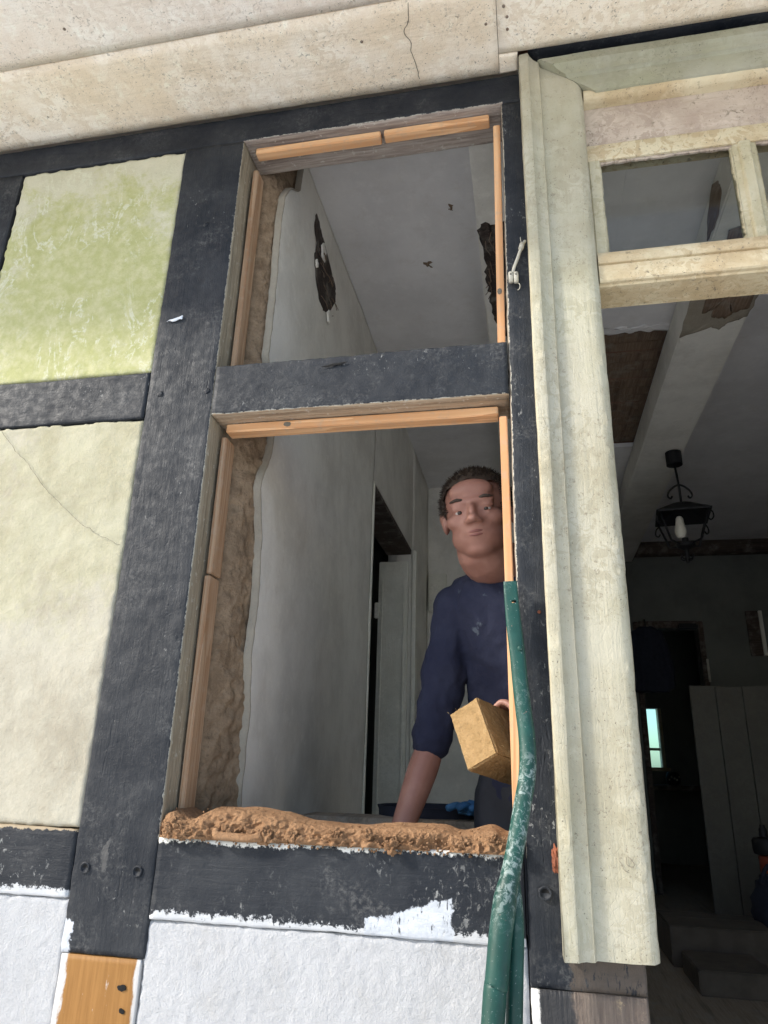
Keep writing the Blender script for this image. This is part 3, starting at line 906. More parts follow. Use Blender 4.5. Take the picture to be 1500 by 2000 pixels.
# small filler strip left of the casing, behind the shorter right-hand board
board('soffit_filler', -.0145, .038, -.0605, -.002, 'soffit', 5)
board('soffit_filler', .068, 3.3, -.0595, -.002, 'black_plate', 6, z0=3.545)
ribbon('crack', sb, [(-.244, -.255, 3.5305), (-.25, -.21, 3.5305), (-.267, -.18, 3.5305), (-.257, -.148, 3.5305), (-.258, -.11, 3.5305), (-.251, -.077, 3.5305), (-.246, -.03, 3.5305)], .0013, (0, 0, -1), 'crack')
for (x, y) in ((.012, -.17), (.012, -.135), (.004, -.20), (-.045, -.16), (-.39, -.17), (-1.2, -.35)):
    nail_bm = bmesh.new()
    bmesh.ops.create_circle(nail_bm, cap_ends=True, segments=10, radius=.004, matrix=Matrix.Translation((x, y, 3.5312)) @ Matrix.Rotation(pi, 4, 'X'))
    r_ = bmesh.ops.extrude_face_region(nail_bm, geom=nail_bm.faces[:])
    for v in r_['geom']:
        if isinstance(v, bmesh.types.BMVert): v.co.z += .004
    mk_bm('nail_head', nail_bm, 'lath', sb if x < -.016 else sb2)
box('fascia_board', ro, -2.7, 3.3, -.545, -.5215, 3.50, 3.72, 'soffit2', .004)
box('roof_deck', ro, -2.8, 3.4, -.60, 7.9, 3.74, 3.80, 'roof', .01)

# ================================================================== timber framed wall
tw = thing('timber_framed_wall', 'half timbered house wall with black timbers and one emptied infill bay', 'wall', (-.5, 0, 0))
plate = timber('top_plate', tw, -2.65, 3.25, .0, .14, 3.424, 3.529, 'x', ['black_plate'], 1, .006, .0022, seg=.014)
post_l = timber('post', tw, -.99, -.796, 0, .14, 1.237, 3.4225, 'z', ['black_post_l'], 2, .0042, .0032)
tag(post_l, 'broad black post left of the empty bay')
post_r = timber('post', tw, -.014, .185, .002, .142, 1.246, 3.4225, 'z', ['black_right'], 3, .005, .003, x0b=-.023, x1b=.185)
tag(post_r, 'narrow showing black post beside the door casing')
post_ll = timber('post', tw, -1.765, -1.569, 0, .14, .30, 3.4225, 'z', ['black_post'], 4, .0045, .003, seg=.018)
foot_l = timber('post_foot', tw, -.983, -.80, -.002, .14, .30, 1.2345, 'z', ['new_oak'], 5, .003, .0012)
tag(foot_l, 'new orange oak let into the foot of the post')
foot_r = timber('post_foot', tw, -.021, .185, .001, .14, .30, 1.2435, 'z', ['foot'], 6, .008, .0045)
tag(foot_r, 'stained post foot with peeling black and white paint')
rail_m = timber('rail', tw, -.7945, -.0215, -.001, .14, 2.480, 2.628, 'x', ['black_mid'], 7, .006, .0036)
rail_l = timber('rail', tw, -.7945, -.026, -.001, .14, 1.309, 1.466, 'x', ['black_low'], 8, .0055, .0032)
rail_ml = timber('rail', tw, -1.5675, -.992, .001, .14, 2.486, 2.629, 'x', ['black_mid'], 9, .0055, .0035)
rail_ll = timber('rail', tw, -1.5675, -.992, .001, .14, 1.336, 1.473, 'x', ['black_lowL'], 10, .0055, .0035)
timber('rail', tw, -2.6, -1.767, .001, .14, 2.486, 2.629, 'x', ['black_mid'], 11, .010, .004, seg=.03)
timber('rail', tw, -2.6, -1.767, .001, .14, 1.336, 1.473, 'x', ['black_lowL'], 12, .009, .0038, seg=.03)
timber('sill_beam', tw, -2.65, .19, -.005, .145, .12, .298, 'x', ['black_plate'], 13, .01, .004, seg=.03)
timber('post', tw, 1.415, 1.62, .002, .142, .30, 3.4225, 'z', ['black_post'], 14, .008, .004, seg=.03)
timber('rail', tw, 1.622, 3.2, .001, .14, 2.486, 2.629, 'x', ['black_mid'], 15, .010, .004, seg=.03)
timber('rail', tw, 1.622, 3.2, .001, .14, 1.336, 1.473, 'x', ['black_lowL'], 16, .009, .0038, seg=.03)
box('plinth', tw, -2.65, 3.3, .01, .15, -.05, .119, 'shell', .01)
box('plinth', tw, .19, 3.3, .012, .148, .1195, .298, 'shell', .01)
# infill panels
soft = lambda p: .0022 * N(p * 6) + .0011 * N(p * 26) + .0007 * N(p * 70)
def rough(p): return .003 * N(p * 5) + .0009 * N(p * 50) + .0010 * N(p * 105) + .0009 * max(0, N(p * 24))
pan_g = panel('infill_panel', tw, -1.568, -.9905, 2.631, 3.4225, .006, .125, .007, 'plaster_green', soft, seed=1)
tag(pan_g, 'yellow green algae stained plaster panel')
pan_c = panel('infill_panel', tw, -1.568, -.9905, 1.475, 2.484, .004, .125, .007, 'plaster_cream', soft, seed=2)
tag(pan_c, 'cream plaster panel with a long diagonal crack')
pan_wl = panel('infill_panel', tw, -1.568, -.9845, .30, 1.334, .004, .125, .0052, 'white_render', rough, seed=3)
pan_wr = panel('infill_panel', tw, -.799, -.024, .30, 1.307, .002, .125, .0045, 'white_render', rough, seed=4, rim=.010)
tag(pan_wr, 'white rough rendered panel under the opening')
for (a, b_, c_, d_) in ((-2.6, -1.767, 2.631, 3.4225), (-2.6, -1.767, 1.475, 2.484), (-2.6, -1.767, .3, 1.334), (1.622, 3.2, 2.631, 3.4225), (1.622, 3.2, 1.475, 2.484), (1.622, 3.2, .3, 1.334)):
    panel('infill_panel', tw, a, b_, c_, d_, .005, .125, .03, 'plaster_cream', soft, seed=a)
ribbon('crack', pan_c, [(-1.428, -.0012, 2.482), (-1.362, -.0014, 2.411), (-1.323, -.0015, 2.378), (-1.251, -.002, 2.299), (-1.187, -.002, 2.245), (-1.133, -.0015, 2.2), (-1.075, -.001, 2.163), (-1.028, -.0005, 2.141), (-1.0, .0, 2.128)],
       .00045, (0, -1, 0), 'crack', .002)
# white limewash smeared on to the timbers
# pegs and old nail holes in the timbers
def peg(parent, x, z, r=.013, y=-.001, depth=.003, mat='black_post'):
    bm = bmesh.new()
    k = 14
    rings = [(1.2, -.0005), (1.0, -.0026), (.84, -.0012), (.7, .0004), (.0, .001 - depth * 0)]
    prev = None
    for (s, dy) in rings:
        if s == 0:
            c_ = bm.verts.new((x, y + dy, z))
            for i in range(k):
                fc = bm.faces.new((prev[i], prev[(i + 1) % k], c_))
                if i < k * .5: fc.material_index = 1  # upper half coloured black as the shade inside an uncut hole
            break
        row = [bm.verts.new((x + r * s * cos(2 * pi * i / k) * (1 + .15 * N(Vector((i * .9, x * 50, z * 50)))), y + dy - .001 + .0012 * N(Vector((i, x * 40, s * 9))), z + r * s * sin(2 * pi * i / k))) for i in range(k)]
        if prev:
            for i in range(k): bm.faces.new((prev[i], prev[(i + 1) % k], row[(i + 1) % k], row[i]))
        prev = row
    o = mk_bm('peg', bm, [mat, 'hole'], parent)
    return o
for (x, z, r) in ((-.959, 1.397, .010), (-.835, 1.396, .010)):
    peg(post_l, x, z, r)
peg(post_r, .013, 1.402, .011, .0)
for (x, z) in ((-.885, 3.117), (-.951, 2.556), (-.816, 2.554)):
    clod(post_l, (x, .0005, z), .008, x * 9, 'painted_peg', 'black_post', (1, .35, 1), .5, 3)
for (x, z) in ((-.002, 2.4), (.007, 2.545)):
    clod(post_r, (x, .003, z), .006, z, 'painted_peg', 'black_post', (1, .35, 1), .5, 3)
for (x, z, r, y) in ((-.835, 1.184, .011, -.003), (-.829, 1.145, .007, -.003)):
    ang = [(x + r * cos(a), z + r * .6 * sin(a)) for a in [k * pi / 4 for k in range(8)]]
    flake('dark_knot', foot_l, ang, y, .0006, 'hole', 3, 3, .004)
flake('shake', rail_m, [(-.50, 2.596), (-.47, 2.603), (-.43, 2.605), (-.445, 2.598), (-.48, 2.595)], -.004, .0012, 'hole', 3, 4, .001)
flake('paint_blob', post_l, [(-.962, 2.785), (-.945, 2.79), (-.915, 2.80), (-.92, 2.788), (-.945, 2.78)], -.0035, .003, 'limewash', 4, 5, .006)

# battens round the opening
def batten(x0, x1, y0, y1, z0, z1, mat, rot=None, lab=None):
    o = box('batten', tw, x0, x1, y0, y1, z0, z1, mat, .0022, rot, .0008, x0 * 9)
    if lab: o['label'] = lab
    return o
bt = [
 batten(-.768, -.374, .030, .062, 3.398, 3.4205, 'pine_x', (0, 0, .004), 'left batten under the top plate'),
 batten(-.362, -.050, .028, .060, 3.398, 3.4205, 'pine_x', (0, 0, -.004)),
 batten(-.788, -.772, .066, .118, 2.632, 3.372, 'pine_dull', (0, .003, 0)),
 batten(-.0425, -.0225, .028, .066, 2.634, 3.375, 'pine_z', (0, .009, 0)),
 batten(-.772, -.050, .050, .092, 2.4515, 2.4755, 'pine_x', (0, .001, 0), 'pine batten under the middle rail'),
 batten(-.788, -.773, .062, .118, 2.066, 2.444, 'pine_dull'),
 batten(-.789, -.774, .058, .116, 1.47, 2.060, 'pine_dull'),
 batten(-.0455, -.0265, .028, .068, 1.47, 2.436, 'pine_z', (0, -.003, 0), 'sunlit pine batten on the right jamb')]
def knot(parent, x, y, z, dx, dz, plane='y', sgn=-1):
    if plane == 'y': out = [(x + dx * cos(k * pi / 4), z + dz * sin(k * pi / 4)) for k in range(8)]; w = y
    else: out = [(y + dx * cos(k * pi / 4), z + dz * sin(k * pi / 4)) for k in range(8)]; w = x
    flake('knot', parent, out, w, .0006, 'crack', x * 10, 3, .0015, plane, sgn)
knot(bt[4], -.60, .0497, 2.464, .011, .007)
knot(bt[3], -.036, .0277, 2.80, .006, .010)

# ================================================================== door frame
dfm = thing('door_frame', 'cream painted door frame with moulded casing and glazed transom light', 'door frame', (.8, 0, 1.30))
PROF = [(.040, .0), (.040, -.050), (.0425, -.056), (.062, -.058), (.066, -.0565), (.071, -.049), (.080, -.043), (.089, -.0415), (.0945, -.0415),
        (.0965, -.036), (.0985, -.0295), (.101, -.0285), (.16, -.0290), (.186, -.0285), (.198, -.0255), (.2065, -.018), (.210, -.008), (.2105, .03), (.2105, .034), (.19, .034), (.19, .0), ]
def casing(name, mirror=None):
    vs, fs = [], []
    def ztop(x, i): return 3.530 - max(0, x - .066) * .82 if x > .066 else 3.530
    zs_n = 150
    K = len(PROF)
    for j in range(zs_n + 1):
        for i, (x, y) in enumerate(PROF):
            zt = ztop(x, i)
            z = 1.302 + (zt - 1.302) * j / zs_n
            wob = .0016 * N(Vector((x * 10, 3, z * 2.2))) + .0009 * N(Vector((x * 40, y * 40, z * 24)))
            chip = .0022 * max(0, N(Vector((i * 1.7, 5, z * 30)))) if 0 < i < 5 or 13 < i < 17 else 0
            xx = x + wob + (chip if i < 5 else -chip)
            if j == 0: z += .002 * N(Vector((x * 60, 1, 1)))
            vs.append((xx if mirror is None else mirror - xx, y + wob * .6 + chip * .5, z))
    for j in range(zs_n):
        for i in range(K - 1):
            a = j * K + i
            fs.append((a, a + 1, a + 1 + K, a + K) if mirror is None else (a, a + K, a + 1 + K, a + 1))
    fs.append(tuple(range(K - 1, -1, -1))); fs.append(tuple(zs_n * K + i for i in range(K)))
    o = mk(name, vs, fs, 'casing', dfm)
    return mod_sharp(o, 28)
cas = casing('casing')
casing('casing', 1.60)
# head casing, mitred into the side casings
HP = [(3.510, .0), (3.510, -.046), (3.506, -.052), (3.478, -.0535), (3.474, -.051), (3.468, -.045), (3.455, -.0405), (3.450, -.0395), (3.447, -.032), (3.444, -.029), (3.40, -.0285), (3.388, -.0265), (3.385, -.02), (3.385, .03)]
vs, fs = [], []
nx = 90
K = len(HP)
for j in range(nx + 1):
    for (z, y) in HP:
        a = .066 + (3.53 - z) / .82 + .0015; b_ = 1.60 - a
        x = a + (b_ - a) * j / nx
        vs.append((x, y + .0012 * N(Vector((x * 6, 9, z * 8))), z + .0016 * N(Vector((x * 2.4, 4, z * 4))) + .0008 * N(Vector((x * 30, 4, z * 9)))))
for j in range(nx):
    for i in range(K - 1):
        a = j * K + i
        fs.append((a, a + K, a + K + 1, a + 1))
fs.append(tuple(range(K))); fs.append(tuple(nx * K + i for i in range(K - 1, -1, -1)))
mod_sharp(mk('head_casing', vs, fs, 'head', dfm), 28)
# bed mould (rounded strip), mildewed frieze board, sash, transom rail
XL, XR = .2115, 1.3885
def strip_x(name, prof, x0, x1, mat, parent=dfm, nx=70, seed=0, wob=.0015):
    vs, fs = [], []
    K = len(prof)
    for j in range(nx + 1):
        x = x0 + (x1 - x0) * j / nx
        for (y, z) in prof:
            w = wob * (N(Vector((x * 3, seed, z * 5))) + .6 * N(Vector((x * 22, seed, z * 30))))
            vs.append((x, y + w, z + w * .8))
    for j in range(nx):
        for i in range(K):
            a = j * K + i; b_ = j * K + (i + 1) % K
            fs.append((a, b_, b_ + K, a + K))
    fs.append(tuple(range(K - 1, -1, -1))); fs.append(tuple(nx * K + i for i in range(K)))
    o = mk(name, vs, fs, mat, parent)
    bm = bmesh.new(); bm.from_mesh(o.data); bmesh.ops.recalc_face_normals(bm, faces=bm.faces[:]); bm.to_mesh(o.data); bm.free()
    return mod_sharp(o, 35)
strip_x('bed_mould', [(.05, 3.372)] + [(-.002 - .020 * sin(a), 3.391 - .019 * cos(a)) for a in [k * pi / 8 for k in range(9)]] + [(.05, 3.410)], XL, XR, 'frame', seed=1)
frz = strip_x('frieze_board', [(.020, 3.238), (.020, 3.372), (.05, 3.3715), (.05, 3.2385)], XL, XR, 'mildew', seed=2)
sash = strip_x('sash_rail', [(.016, 3.181), (.013, 3.185), (.0135, 3.232), (.016, 3.236), (.06, 3.236), (.06, 3.181)], XL, XR, 'frame', seed=3, wob=.002)
def strip_z(name, x0, x1, z0, z1, yf, yb, mat, parent, seed, bead=False):
    prof = [(x0, yb), (x0, yf + .004), (x0 + .004, yf), (x1 - .004, yf), (x1, yf + .004), (x1, yb)]
    if bead:
        mx_ = (x0 + x1) / 2
        prof = [(x0, yb), (x0, yf + .010), (x0 + .012, yf + .007), (x0 + .014, yf + .001), (x0 + .018, yf - .002), (x1 - .018, yf - .002), (x1 - .014, yf + .001), (x1 - .012, yf + .007), (x1, yf + .010), (x1, yb)]
    nz = 60; K = len(prof); vs, fs = [], []
    for j in range(nz + 1):
        z = z0 + (z1 - z0) * j / nz
        for (x, y) in prof:
            w = .0013 * N(Vector((x * 9, seed, z * 5))) + .0008 * N(Vector((x * 30, seed, z * 40)))
            vs.append((x + w, y + w, z))
    for j in range(nz):
        for i in range(K):
            a = j * K + i; b_ = j * K + (i + 1) % K
            fs.append((a, b_, b_ + K, a + K))
    fs.append(tuple(range(K - 1, -1, -1))); fs.append(tuple(nz * K + i for i in range(K)))
    o = mk(name, vs, fs, mat, parent)
    bm = bmesh.new(); bm.from_mesh(o.data); bmesh.ops.recalc_face_normals(bm, faces=bm.faces[:]); bm.to_mesh(o.data); bm.free()
    return mod_sharp(o, 35)
ZT0, ZT1 = 2.872, 3.1805
strip_z('sash_stile', XL, .243, ZT0, ZT1, .014, .058, 'frame_z', sash, 1)
strip_z('sash_stile', 1.357, XR, ZT0, ZT1, .014, .058, 'frame_z', sash, 2)
strip_z('muntin', .577, .634, ZT0, ZT1, .012, .056, 'frame_z', sash, 3, True)
strip_z('muntin', .966, 1.023, ZT0, ZT1, .012, .056, 'frame_z', sash, 4, True)
rk = random.Random(5)
for (a, b_) in ((.243, .577), (.634, .966), (1.023, 1.357)):
    mk('pane', [(a - .004, .033, 2.88), (b_ + .004, .033, 2.88), (b_ + .004, .033, 3.186), (a - .004, .033, 3.186),
                (a - .004, .036, 2.88), (b_ + .004, .036, 2.88), (b_ + .004, .036, 3.186), (a - .004, .036, 3.186)],
       [(0, 1, 2, 3), (7, 6, 5, 4), (0, 4, 5, 1), (3, 2, 6, 7), (0, 3, 7, 4), (1, 5, 6, 2)], 'glass', sash, False)
    # crumbling putty along the panes
    for side in range(3):
        vs, fs = [], []
        L = 70
        for j in range(L + 1):
            t = j / L
            w = max(.0006, .006 + .005 * N(Vector((t * 9, a * 7, side))) + .003 * N(Vector((t * 40, a, side * 3))))
            if side == 0: p = [(a + (b_ - a) * t, .031, 3.1815), (a + (b_ - a) * t, .020, 3.1815), (a + (b_ - a) * t, .031, 3.1815 - w)]
            elif side == 1: p = [(a, .031, ZT0 + (ZT1 - ZT0) * t), (a, .020, ZT0 + (ZT1 - ZT0) * t), (a + w * .7, .031, ZT0 + (ZT1 - ZT0) * t)]
            else: p = [(b_, .031, ZT0 + (ZT1 - ZT0) * t), (b_, .022, ZT0 + (ZT1 - ZT0) * t), (b_ - w, .031, ZT0 + (ZT1 - ZT0) * t)]
            vs += p
        for j in range(L):
            q = j * 3
            fs += [(q, q + 1, q + 4, q + 3), (q + 1, q + 2, q + 5, q + 4), (q + 2, q, q + 3, q + 5)]
        mk('putty', vs, fs, 'frame_z' if side else 'mildew', sash)
strip_x('transom_rail', [(.060, 2.876), (.022, 2.876), (.004, 2.868), (-.006, 2.858), (-.011, 2.845), (-.012, 2.832), (-.009, 2.826), (-.004, 2.8235),
                         (-.003, 2.821), (-.010, 2.818), (-.012, 2.815), (-.012, 2.772), (-.009, 2.768), (.0, 2.767), (.002, 2.764), (.002, 2.762), (.085, 2.757), (.085, 2.8)], XL, XR, 'frame', seed=4, nx=110, wob=.0018)
box('door_lining', dfm, .187, .2085, .036, .26, 1.306, 3.40, 'casing', .003)
box('door_lining', dfm, 1.3915, 1.413, .036, .26, FL, 3.40, 'casing', .003)
ribbon('scratch', cas, [(.165, -.0305, 1.474), (.172, -.0305, 1.470), (.176, -.0305, 1.462), (.170, -.0305, 1.458), (.164, -.0305, 1.463), (.165, -.0305, 1.474)], .0005, (0, -1, 0), 'crack', .0006, 3, 3)
ribbon('scratch', cas, [(.150, -.0305, 1.468), (.158, -.0305, 1.455), (.166, -.0305, 1.449)], .0005, (0, -1, 0), 'crack', .0006, 5, 3)
for (x, z, l) in ((.155, 3.10, .012), (.17, 2.62, .008), (.12, 2.2, .007), (.185, 2.9, .007), (.13, 1.72, .006), (.055, 2.38, .02)):
    yy = -.0305 if x > .1 else -.0595
    ribbon('scratch', cas, [(x, yy, z), (x + .002, yy, z - l / 2), (x + .001, yy, z - l)], .0006, (0, -1, 0), 'crack', .0006, x * 50, 3)

# ================================================================== clay mortar bed on the lower rail
TOP = [(-.80, 1.520), (-.775, 1.529), (-.735, 1.512), (-.69, 1.534), (-.61, 1.536), (-.54, 1.528), (-.47, 1.512), (-.38, 1.507), (-.27, 1.516), (-.19, 1.515), (-.15, 1.506), (-.09, 1.519), (-.052, 1.507)]
def top_z(x):
    for (a, b), (c_, d_) in zip(TOP, TOP[1:]):
        if a <= x <= c_:
            t = (x - a) / (c_ - a); t = t * t * (3 - 2 * t)
            return b + (d_ - b) * t
    return 1.515
vs, fs = [], []
nx, ns = 430, 64
X0, X1 = -.788, -.0285
for i in range(nx + 1):
    x = X0 + (X1 - X0) * i / nx
    h = (top_z(x) - 1.470) * .93
    yf = -.012 + .012 * N(Vector((x * 5, 2, 2))) - .010 * max(0, 1 - abs(x + .755) / .04)
    yb = .125 + .006 * N(Vector((x * 6, 5, 1)))
    for k in range(ns + 1):
        t = k / ns
        # front face, flattish trowelled top, back face
        if t < .36:
            s = t / .36
            y = yf + (.022 if s > .0 else 0) * (s ** 2); z = 1.4655 + h * (s ** .75) * .86
        elif t < .86:
            s = (t - .36) / .5
            y = yf + .022 + (yb - yf - .03) * s; z = 1.4655 + h * (.86 + .16 * sin(s * pi * .75))
        else:
            s = (t - .86) / .14
            y = yb - .008 + .008 * s; z = 1.4655 + h * (1 - s) * .96
        p = Vector((x, y, z))
        front = max(0, 1 - t / .48)
        crumb = 1.2 * fbm(Vector((x * 30, y * 34, z * 44)), 3, 2.1, .55) + .55 * (1 - 3 * abs(N(Vector((x * 62, y * 60, z * 85)))))
        d = front * (.0125 * crumb + .007 * N(Vector((x * 14, z * 20, 3))))
        d += (1 - front) * (.0022 * N(p * 22) + .0010 * N(p * 90)) + front * (.0016 * N(p * 110) + .0011 * N(p * 210))
        # torn hollows in the face
        hol = max(0, N(Vector((x * 17, z * 22, 8))) - .22) * front
        d -= hol * .075
        ny_, nzz = (-1, .2) if t < .36 else (-.25 * front, 1)
        q = Vector((x, y + ny_ * d, z + nzz * d * (.6 if t < .36 else 1)))
        if t < .05: q.z = min(q.z, 1.474)
        q.z = max(q.z, 1.4645 if q.y > -.004 else 1.461)
        vs.append(q)
W = ns + 1
for i in range(nx):
    for k in range(ns):
        a = i * W + k
        fs.append((a, a + W, a + W + 1, a + 1))
fs.append(tuple(range(ns + 1))); fs.append(tuple(nx * W + k for k in range(ns, -1, -1)))
cm = mk('clay_mortar_bed', vs, fs, 'clay', None, False)
tag(cm, 'rough bed of wet orange brown clay mortar along the lower rail', 'mortar')
for (x, y, z, r, s_) in ((-.766, -.016, 1.482, .019, 1), (-.745, -.020, 1.470, .015, 2), (-.778, -.012, 1.470, .012, 9), (-.560, -.012, 1.470, .016, 3), (-.50, -.014, 1.476, .013, 4),
                         (-.292, -.018, 1.466, .014, 5), (-.288, -.018, 1.456, .009, 6), (-.41, -.012, 1.480, .014, 7), (-.15, -.012, 1.478, .013, 8), (-.645, -.014, 1.478, .013, 10),
                         (-.09, -.010, 1.482, .014, 11), (-.34, -.013, 1.484, .012, 12)):
    ck = clod(cm, (x + .006, y + .003, z + .006), r * .9, s_, amp=.65)
    ck.data.polygons.foreach_set('use_smooth', [False] * len(ck.data.polygons))
rc = random.Random(21)
bm = bmesh.new()
for k in range(420):
    x = rc.uniform(-.785, -.035); u = rc.random()
    if u < .6: p = Vector((x, -.010 + rc.uniform(-.006, .002), rc.uniform(1.470, 1.497)))
    elif u < .7: p = Vector((x, rc.uniform(.005, .05), top_z(x) * .93 + 1.470 * .07 - .004))
    else: p = Vector((x, -.004 + rc.uniform(-.003, .0), rc.uniform(1.458, 1.468)))
    r = rc.uniform(.0010, .0030)
    g_ = bmesh.ops.create_icosphere(bm, subdivisions=1, radius=1)
    for v in g_['verts']: v.co = p + v.co * r * (1 + .5 * N(v.co * 2 + p * 200))
cr_ = mk_bm('clay_crumbs', bm, 'clay', cm, False); cr_['kind'] = 'stuff'
sweep('clay_curl', cm, smooth_path([(-.66, -.014, 1.486), (-.655, -.02, 1.476), (-.63, -.02, 1.474), (-.60, -.019, 1.473), (-.575, -.018, 1.4735), (-.56, -.014, 1.478)], 6), .0085, 'clay', 10)

# ================================================================== clay brick in the hand
BC = Vector((-.132, .135, 1.697))
BR = Euler((-.187, -.472, -.451), 'XYZ').to_matrix()
BW, BH, BL = .083, .143, .25
bm = bmesh.new()
bmesh.ops.create_cube(bm, size=1)
bmesh.ops.subdivide_edges(bm, edges=bm.edges[:], cuts=39, use_grid_fill=True)
for v in bm.verts:
    c = Vector((v.co.x * BW, (v.co.y + .5) * BL, v.co.z * BH))
    # soften arrises
    e = [abs(abs(v.co.x) - .5) < 1e-4, abs(abs(v.co.y) - .5) < 1e-4, abs(abs(v.co.z) - .5) < 1e-4]
    d = Vector((math.copysign(1, v.co.x) * e[0], math.copysign(1, v.co.y) * e[1], math.copysign(1, v.co.z) * e[2]))
    ne = sum(e)
    amt = .0014 * N(c * 80) + .0012 * N(c * 190) + .0014 * N(c * 20) - .004 * max(0, N(c * 42) - .35)
    if ne >= 2: amt -= .0022 + .0035 * abs(N(c * 48))
    v.co = BC + BR @ (c + d * amt)
br = mk_bm('clay_brick', bm, 'brick', None)
br.data.polygons.foreach_set('use_smooth', [False] * len(br.data.polygons))
tag(br, 'yellow brown unfired clay brick with straw, held up in the opening', 'brick')
rs = random.Random(11)
bm = bmesh.new()
for k in range(20):
    s = rs.random()
    if s < .5: l0 = Vector((BW / 2 * rs.choice((-1, 1)), rs.uniform(0, BL * .7), BH / 2 * rs.choice((-1, 1)) * rs.uniform(.8, 1)))
    elif s < .75: l0 = Vector((rs.uniform(-.5, .5) * BW, 0, BH / 2 * rs.choice((-1, 1))))
    else: l0 = Vector((BW / 2, rs.uniform(0, BL * .5), rs.uniform(-.5, .5) * BH))
    dr = Vector((rs.uniform(-.3, 1), rs.uniform(-1, .4), rs.uniform(-1, 1))).normalized()
    L = rs.uniform(.003, .008)
    p = BC + BR @ l0; q = BC + BR @ (l0 + dr * L)
    v_, f_ = sweep(None, None, [p, (p + q) / 2 + Vector((0, 0, .001)), q], .0003, None, 4)
    bv = [bm.verts.new(x) for x in v_]
    for ff in f_: bm.faces.new([bv[i] for i in ff])
so = mk_bm('straw_fibres', bm, 'straw', br)
so['kind'] = 'stuff'

# ================================================================== green steel tube in front of the right post
tb = thing('steel_tube_frame', 'bent green enamelled steel tube with a flattened drilled end, standing against the right post', 'tube', (-.20, -.33, 0))
ctrl = [  # x, y, z, ra(depth), rb(width), flat
 (-.0325, -.034, 2.003, .0075, .0145, 1), (-.032, -.034, 1.99, .008, .0148, 1), (-.0305, -.034, 1.955, .009, .0152, 1), (-.027, -.035, 1.90, .011, .0160, .8), (-.0225, -.036, 1.85, .0125, .0160, .55),
 (-.019, -.038, 1.79, .0135, .0160, .3), (-.014, -.042, 1.73, .0140, .0162, .1), (-.010, -.047, 1.685, .0145, .0165, 0), (-.0095, -.054, 1.64, .0150, .0165, 0), (-.014, -.060, 1.60, .0155, .0165, 0),
 (-.024, -.066, 1.555, .016, .0165, 0), (-.033, -.071, 1.51, .0165, .0168, 0), (-.043, -.078, 1.465, .017, .0172, 0), (-.051, -.083, 1.432, .0175, .0180, 0), (-.0565, -.087, 1.412, .019, .020, 0)]
P = smooth_path(ctrl, 8)
arm = sweep('bent_arm', tb, [(p[0], p[1], p[2]) for p in P], [(p[3], p[4]) for p in P], 'enamel', 20, True, [max(0, min(1, p[5])) for p in P])
# drilled hole near the end (faces opened front and back)
bm = bmesh.new(); bm.from_mesh(arm.data)
hc = Vector((-.027, 0, 1.957)) - ORG[tb.name]
kill = [f for f in bm.faces if abs(f.calc_center_median().z - hc.z) < .0042 and abs(f.calc_center_median().x - hc.x) < .0042]
bmesh.ops.delete(bm, geom=kill, context='FACES_ONLY'); bm.to_mesh(arm.data); bm.free()
low = smooth_path([(-.0555, -.086, 1.418, .0165), (-.0585, -.088, 1.405, .0205), (-.062, -.0905, 1.385, .0212), (-.069, -.10, 1.342, .0208), (-.077, -.111, 1.274, .0205), (-.084, -.12, 1.217, .0203), (-.122, -.20, .75, .0203), (-.185, -.33, .004, .0203)], 6)
sweep('lower_tube', tb, [p[:3] for p in low], [p[3] for p in low], 'enamel', 20)
sec_ = smooth_path([(-.043, -.070, 1.44, .009), (-.0405, -.072, 1.39, .0125), (-.041, -.076, 1.34, .0135), (-.049, -.088, 1.22, .0150), (-.075, -.15, .75, .0160), (-.12, -.26, .004, .016)], 6)
sweep('rear_tube', tb, [p[:3] for p in sec_], [p[3] for p in sec_], 'enamel', 14)
bm = bmesh.new()
bmesh.ops.create_uvsphere(bm, u_segments=12, v_segments=8, radius=1)
for v in bm.verts: v.co = Vector((-.017 + v.co.x * .0052, -.0515 + v.co.y * .003, 1.858 + v.co.z * .0052))
mk_bm('rivet', bm, 'enamel', tb)

# ================================================================== small things fixed to the wall
cb = thing('cable_stub', 'short ivory cable end with a two way connector block on the black post', 'cable', (.005, -.012, 2.80))
P = smooth_path([(.034, -.003, 2.925), (.028, -.012, 2.908), (.021, -.014, 2.888), (.013, -.016, 2.862), (.004, -.015, 2.838), (.0, -.013, 2.822)], 6)
sweep('cable', cb, P, .0042, 'ceramic', 10)
sweep('cable_clip', cb, [(.0265, -.0125, 2.909), (.0225, -.0142, 2.893)], .0068, 'ceramic', 12)
sweep('bare_wire', cb, [(.027, -.013, 2.908), (.023, -.018, 2.916), (.0225, -.02, 2.926)], .0009, 'ceramic', 6)
for (x, z) in ((-.0055, 2.806), (.0075, 2.804)):
    c_ = sweep('connector', cb, [(x - .0005, -.013, z + .017), (x, -.013, z + .006), (x, -.0125, z - .013)], [.0062, .0066, .0058], 'ceramic', 12)
    sweep('screw_hole', c_, [(x, -.0185, z + .008), (x, -.0202, z + .008)], .0021, 'hole', 8)
sweep('bare_wire', cb, smooth_path([(.012, -.012, 2.79), (.016, -.014, 2.783), (.015, -.013, 2.772), (.010, -.010, 2.770)], 4), .001, 'ceramic', 6)
sp_ = clod(None, (.036, -.006, 1.462), .0135, 3, 'wood_splinter', 'rust_wood', (.55, .5, 1.5), .5)
tag(sp_, 'broken reddish wood splinter wedged between black post and cream casing', 'splinter')
gp = clod(None, (.026, -.004, 1.943), .004, 5, 'rusty_nail_head', 'rust_wood', (1, .5, 1), .2, 2)
tag(gp, 'small rust orange nail head in the black post beside the tube end', 'nail')

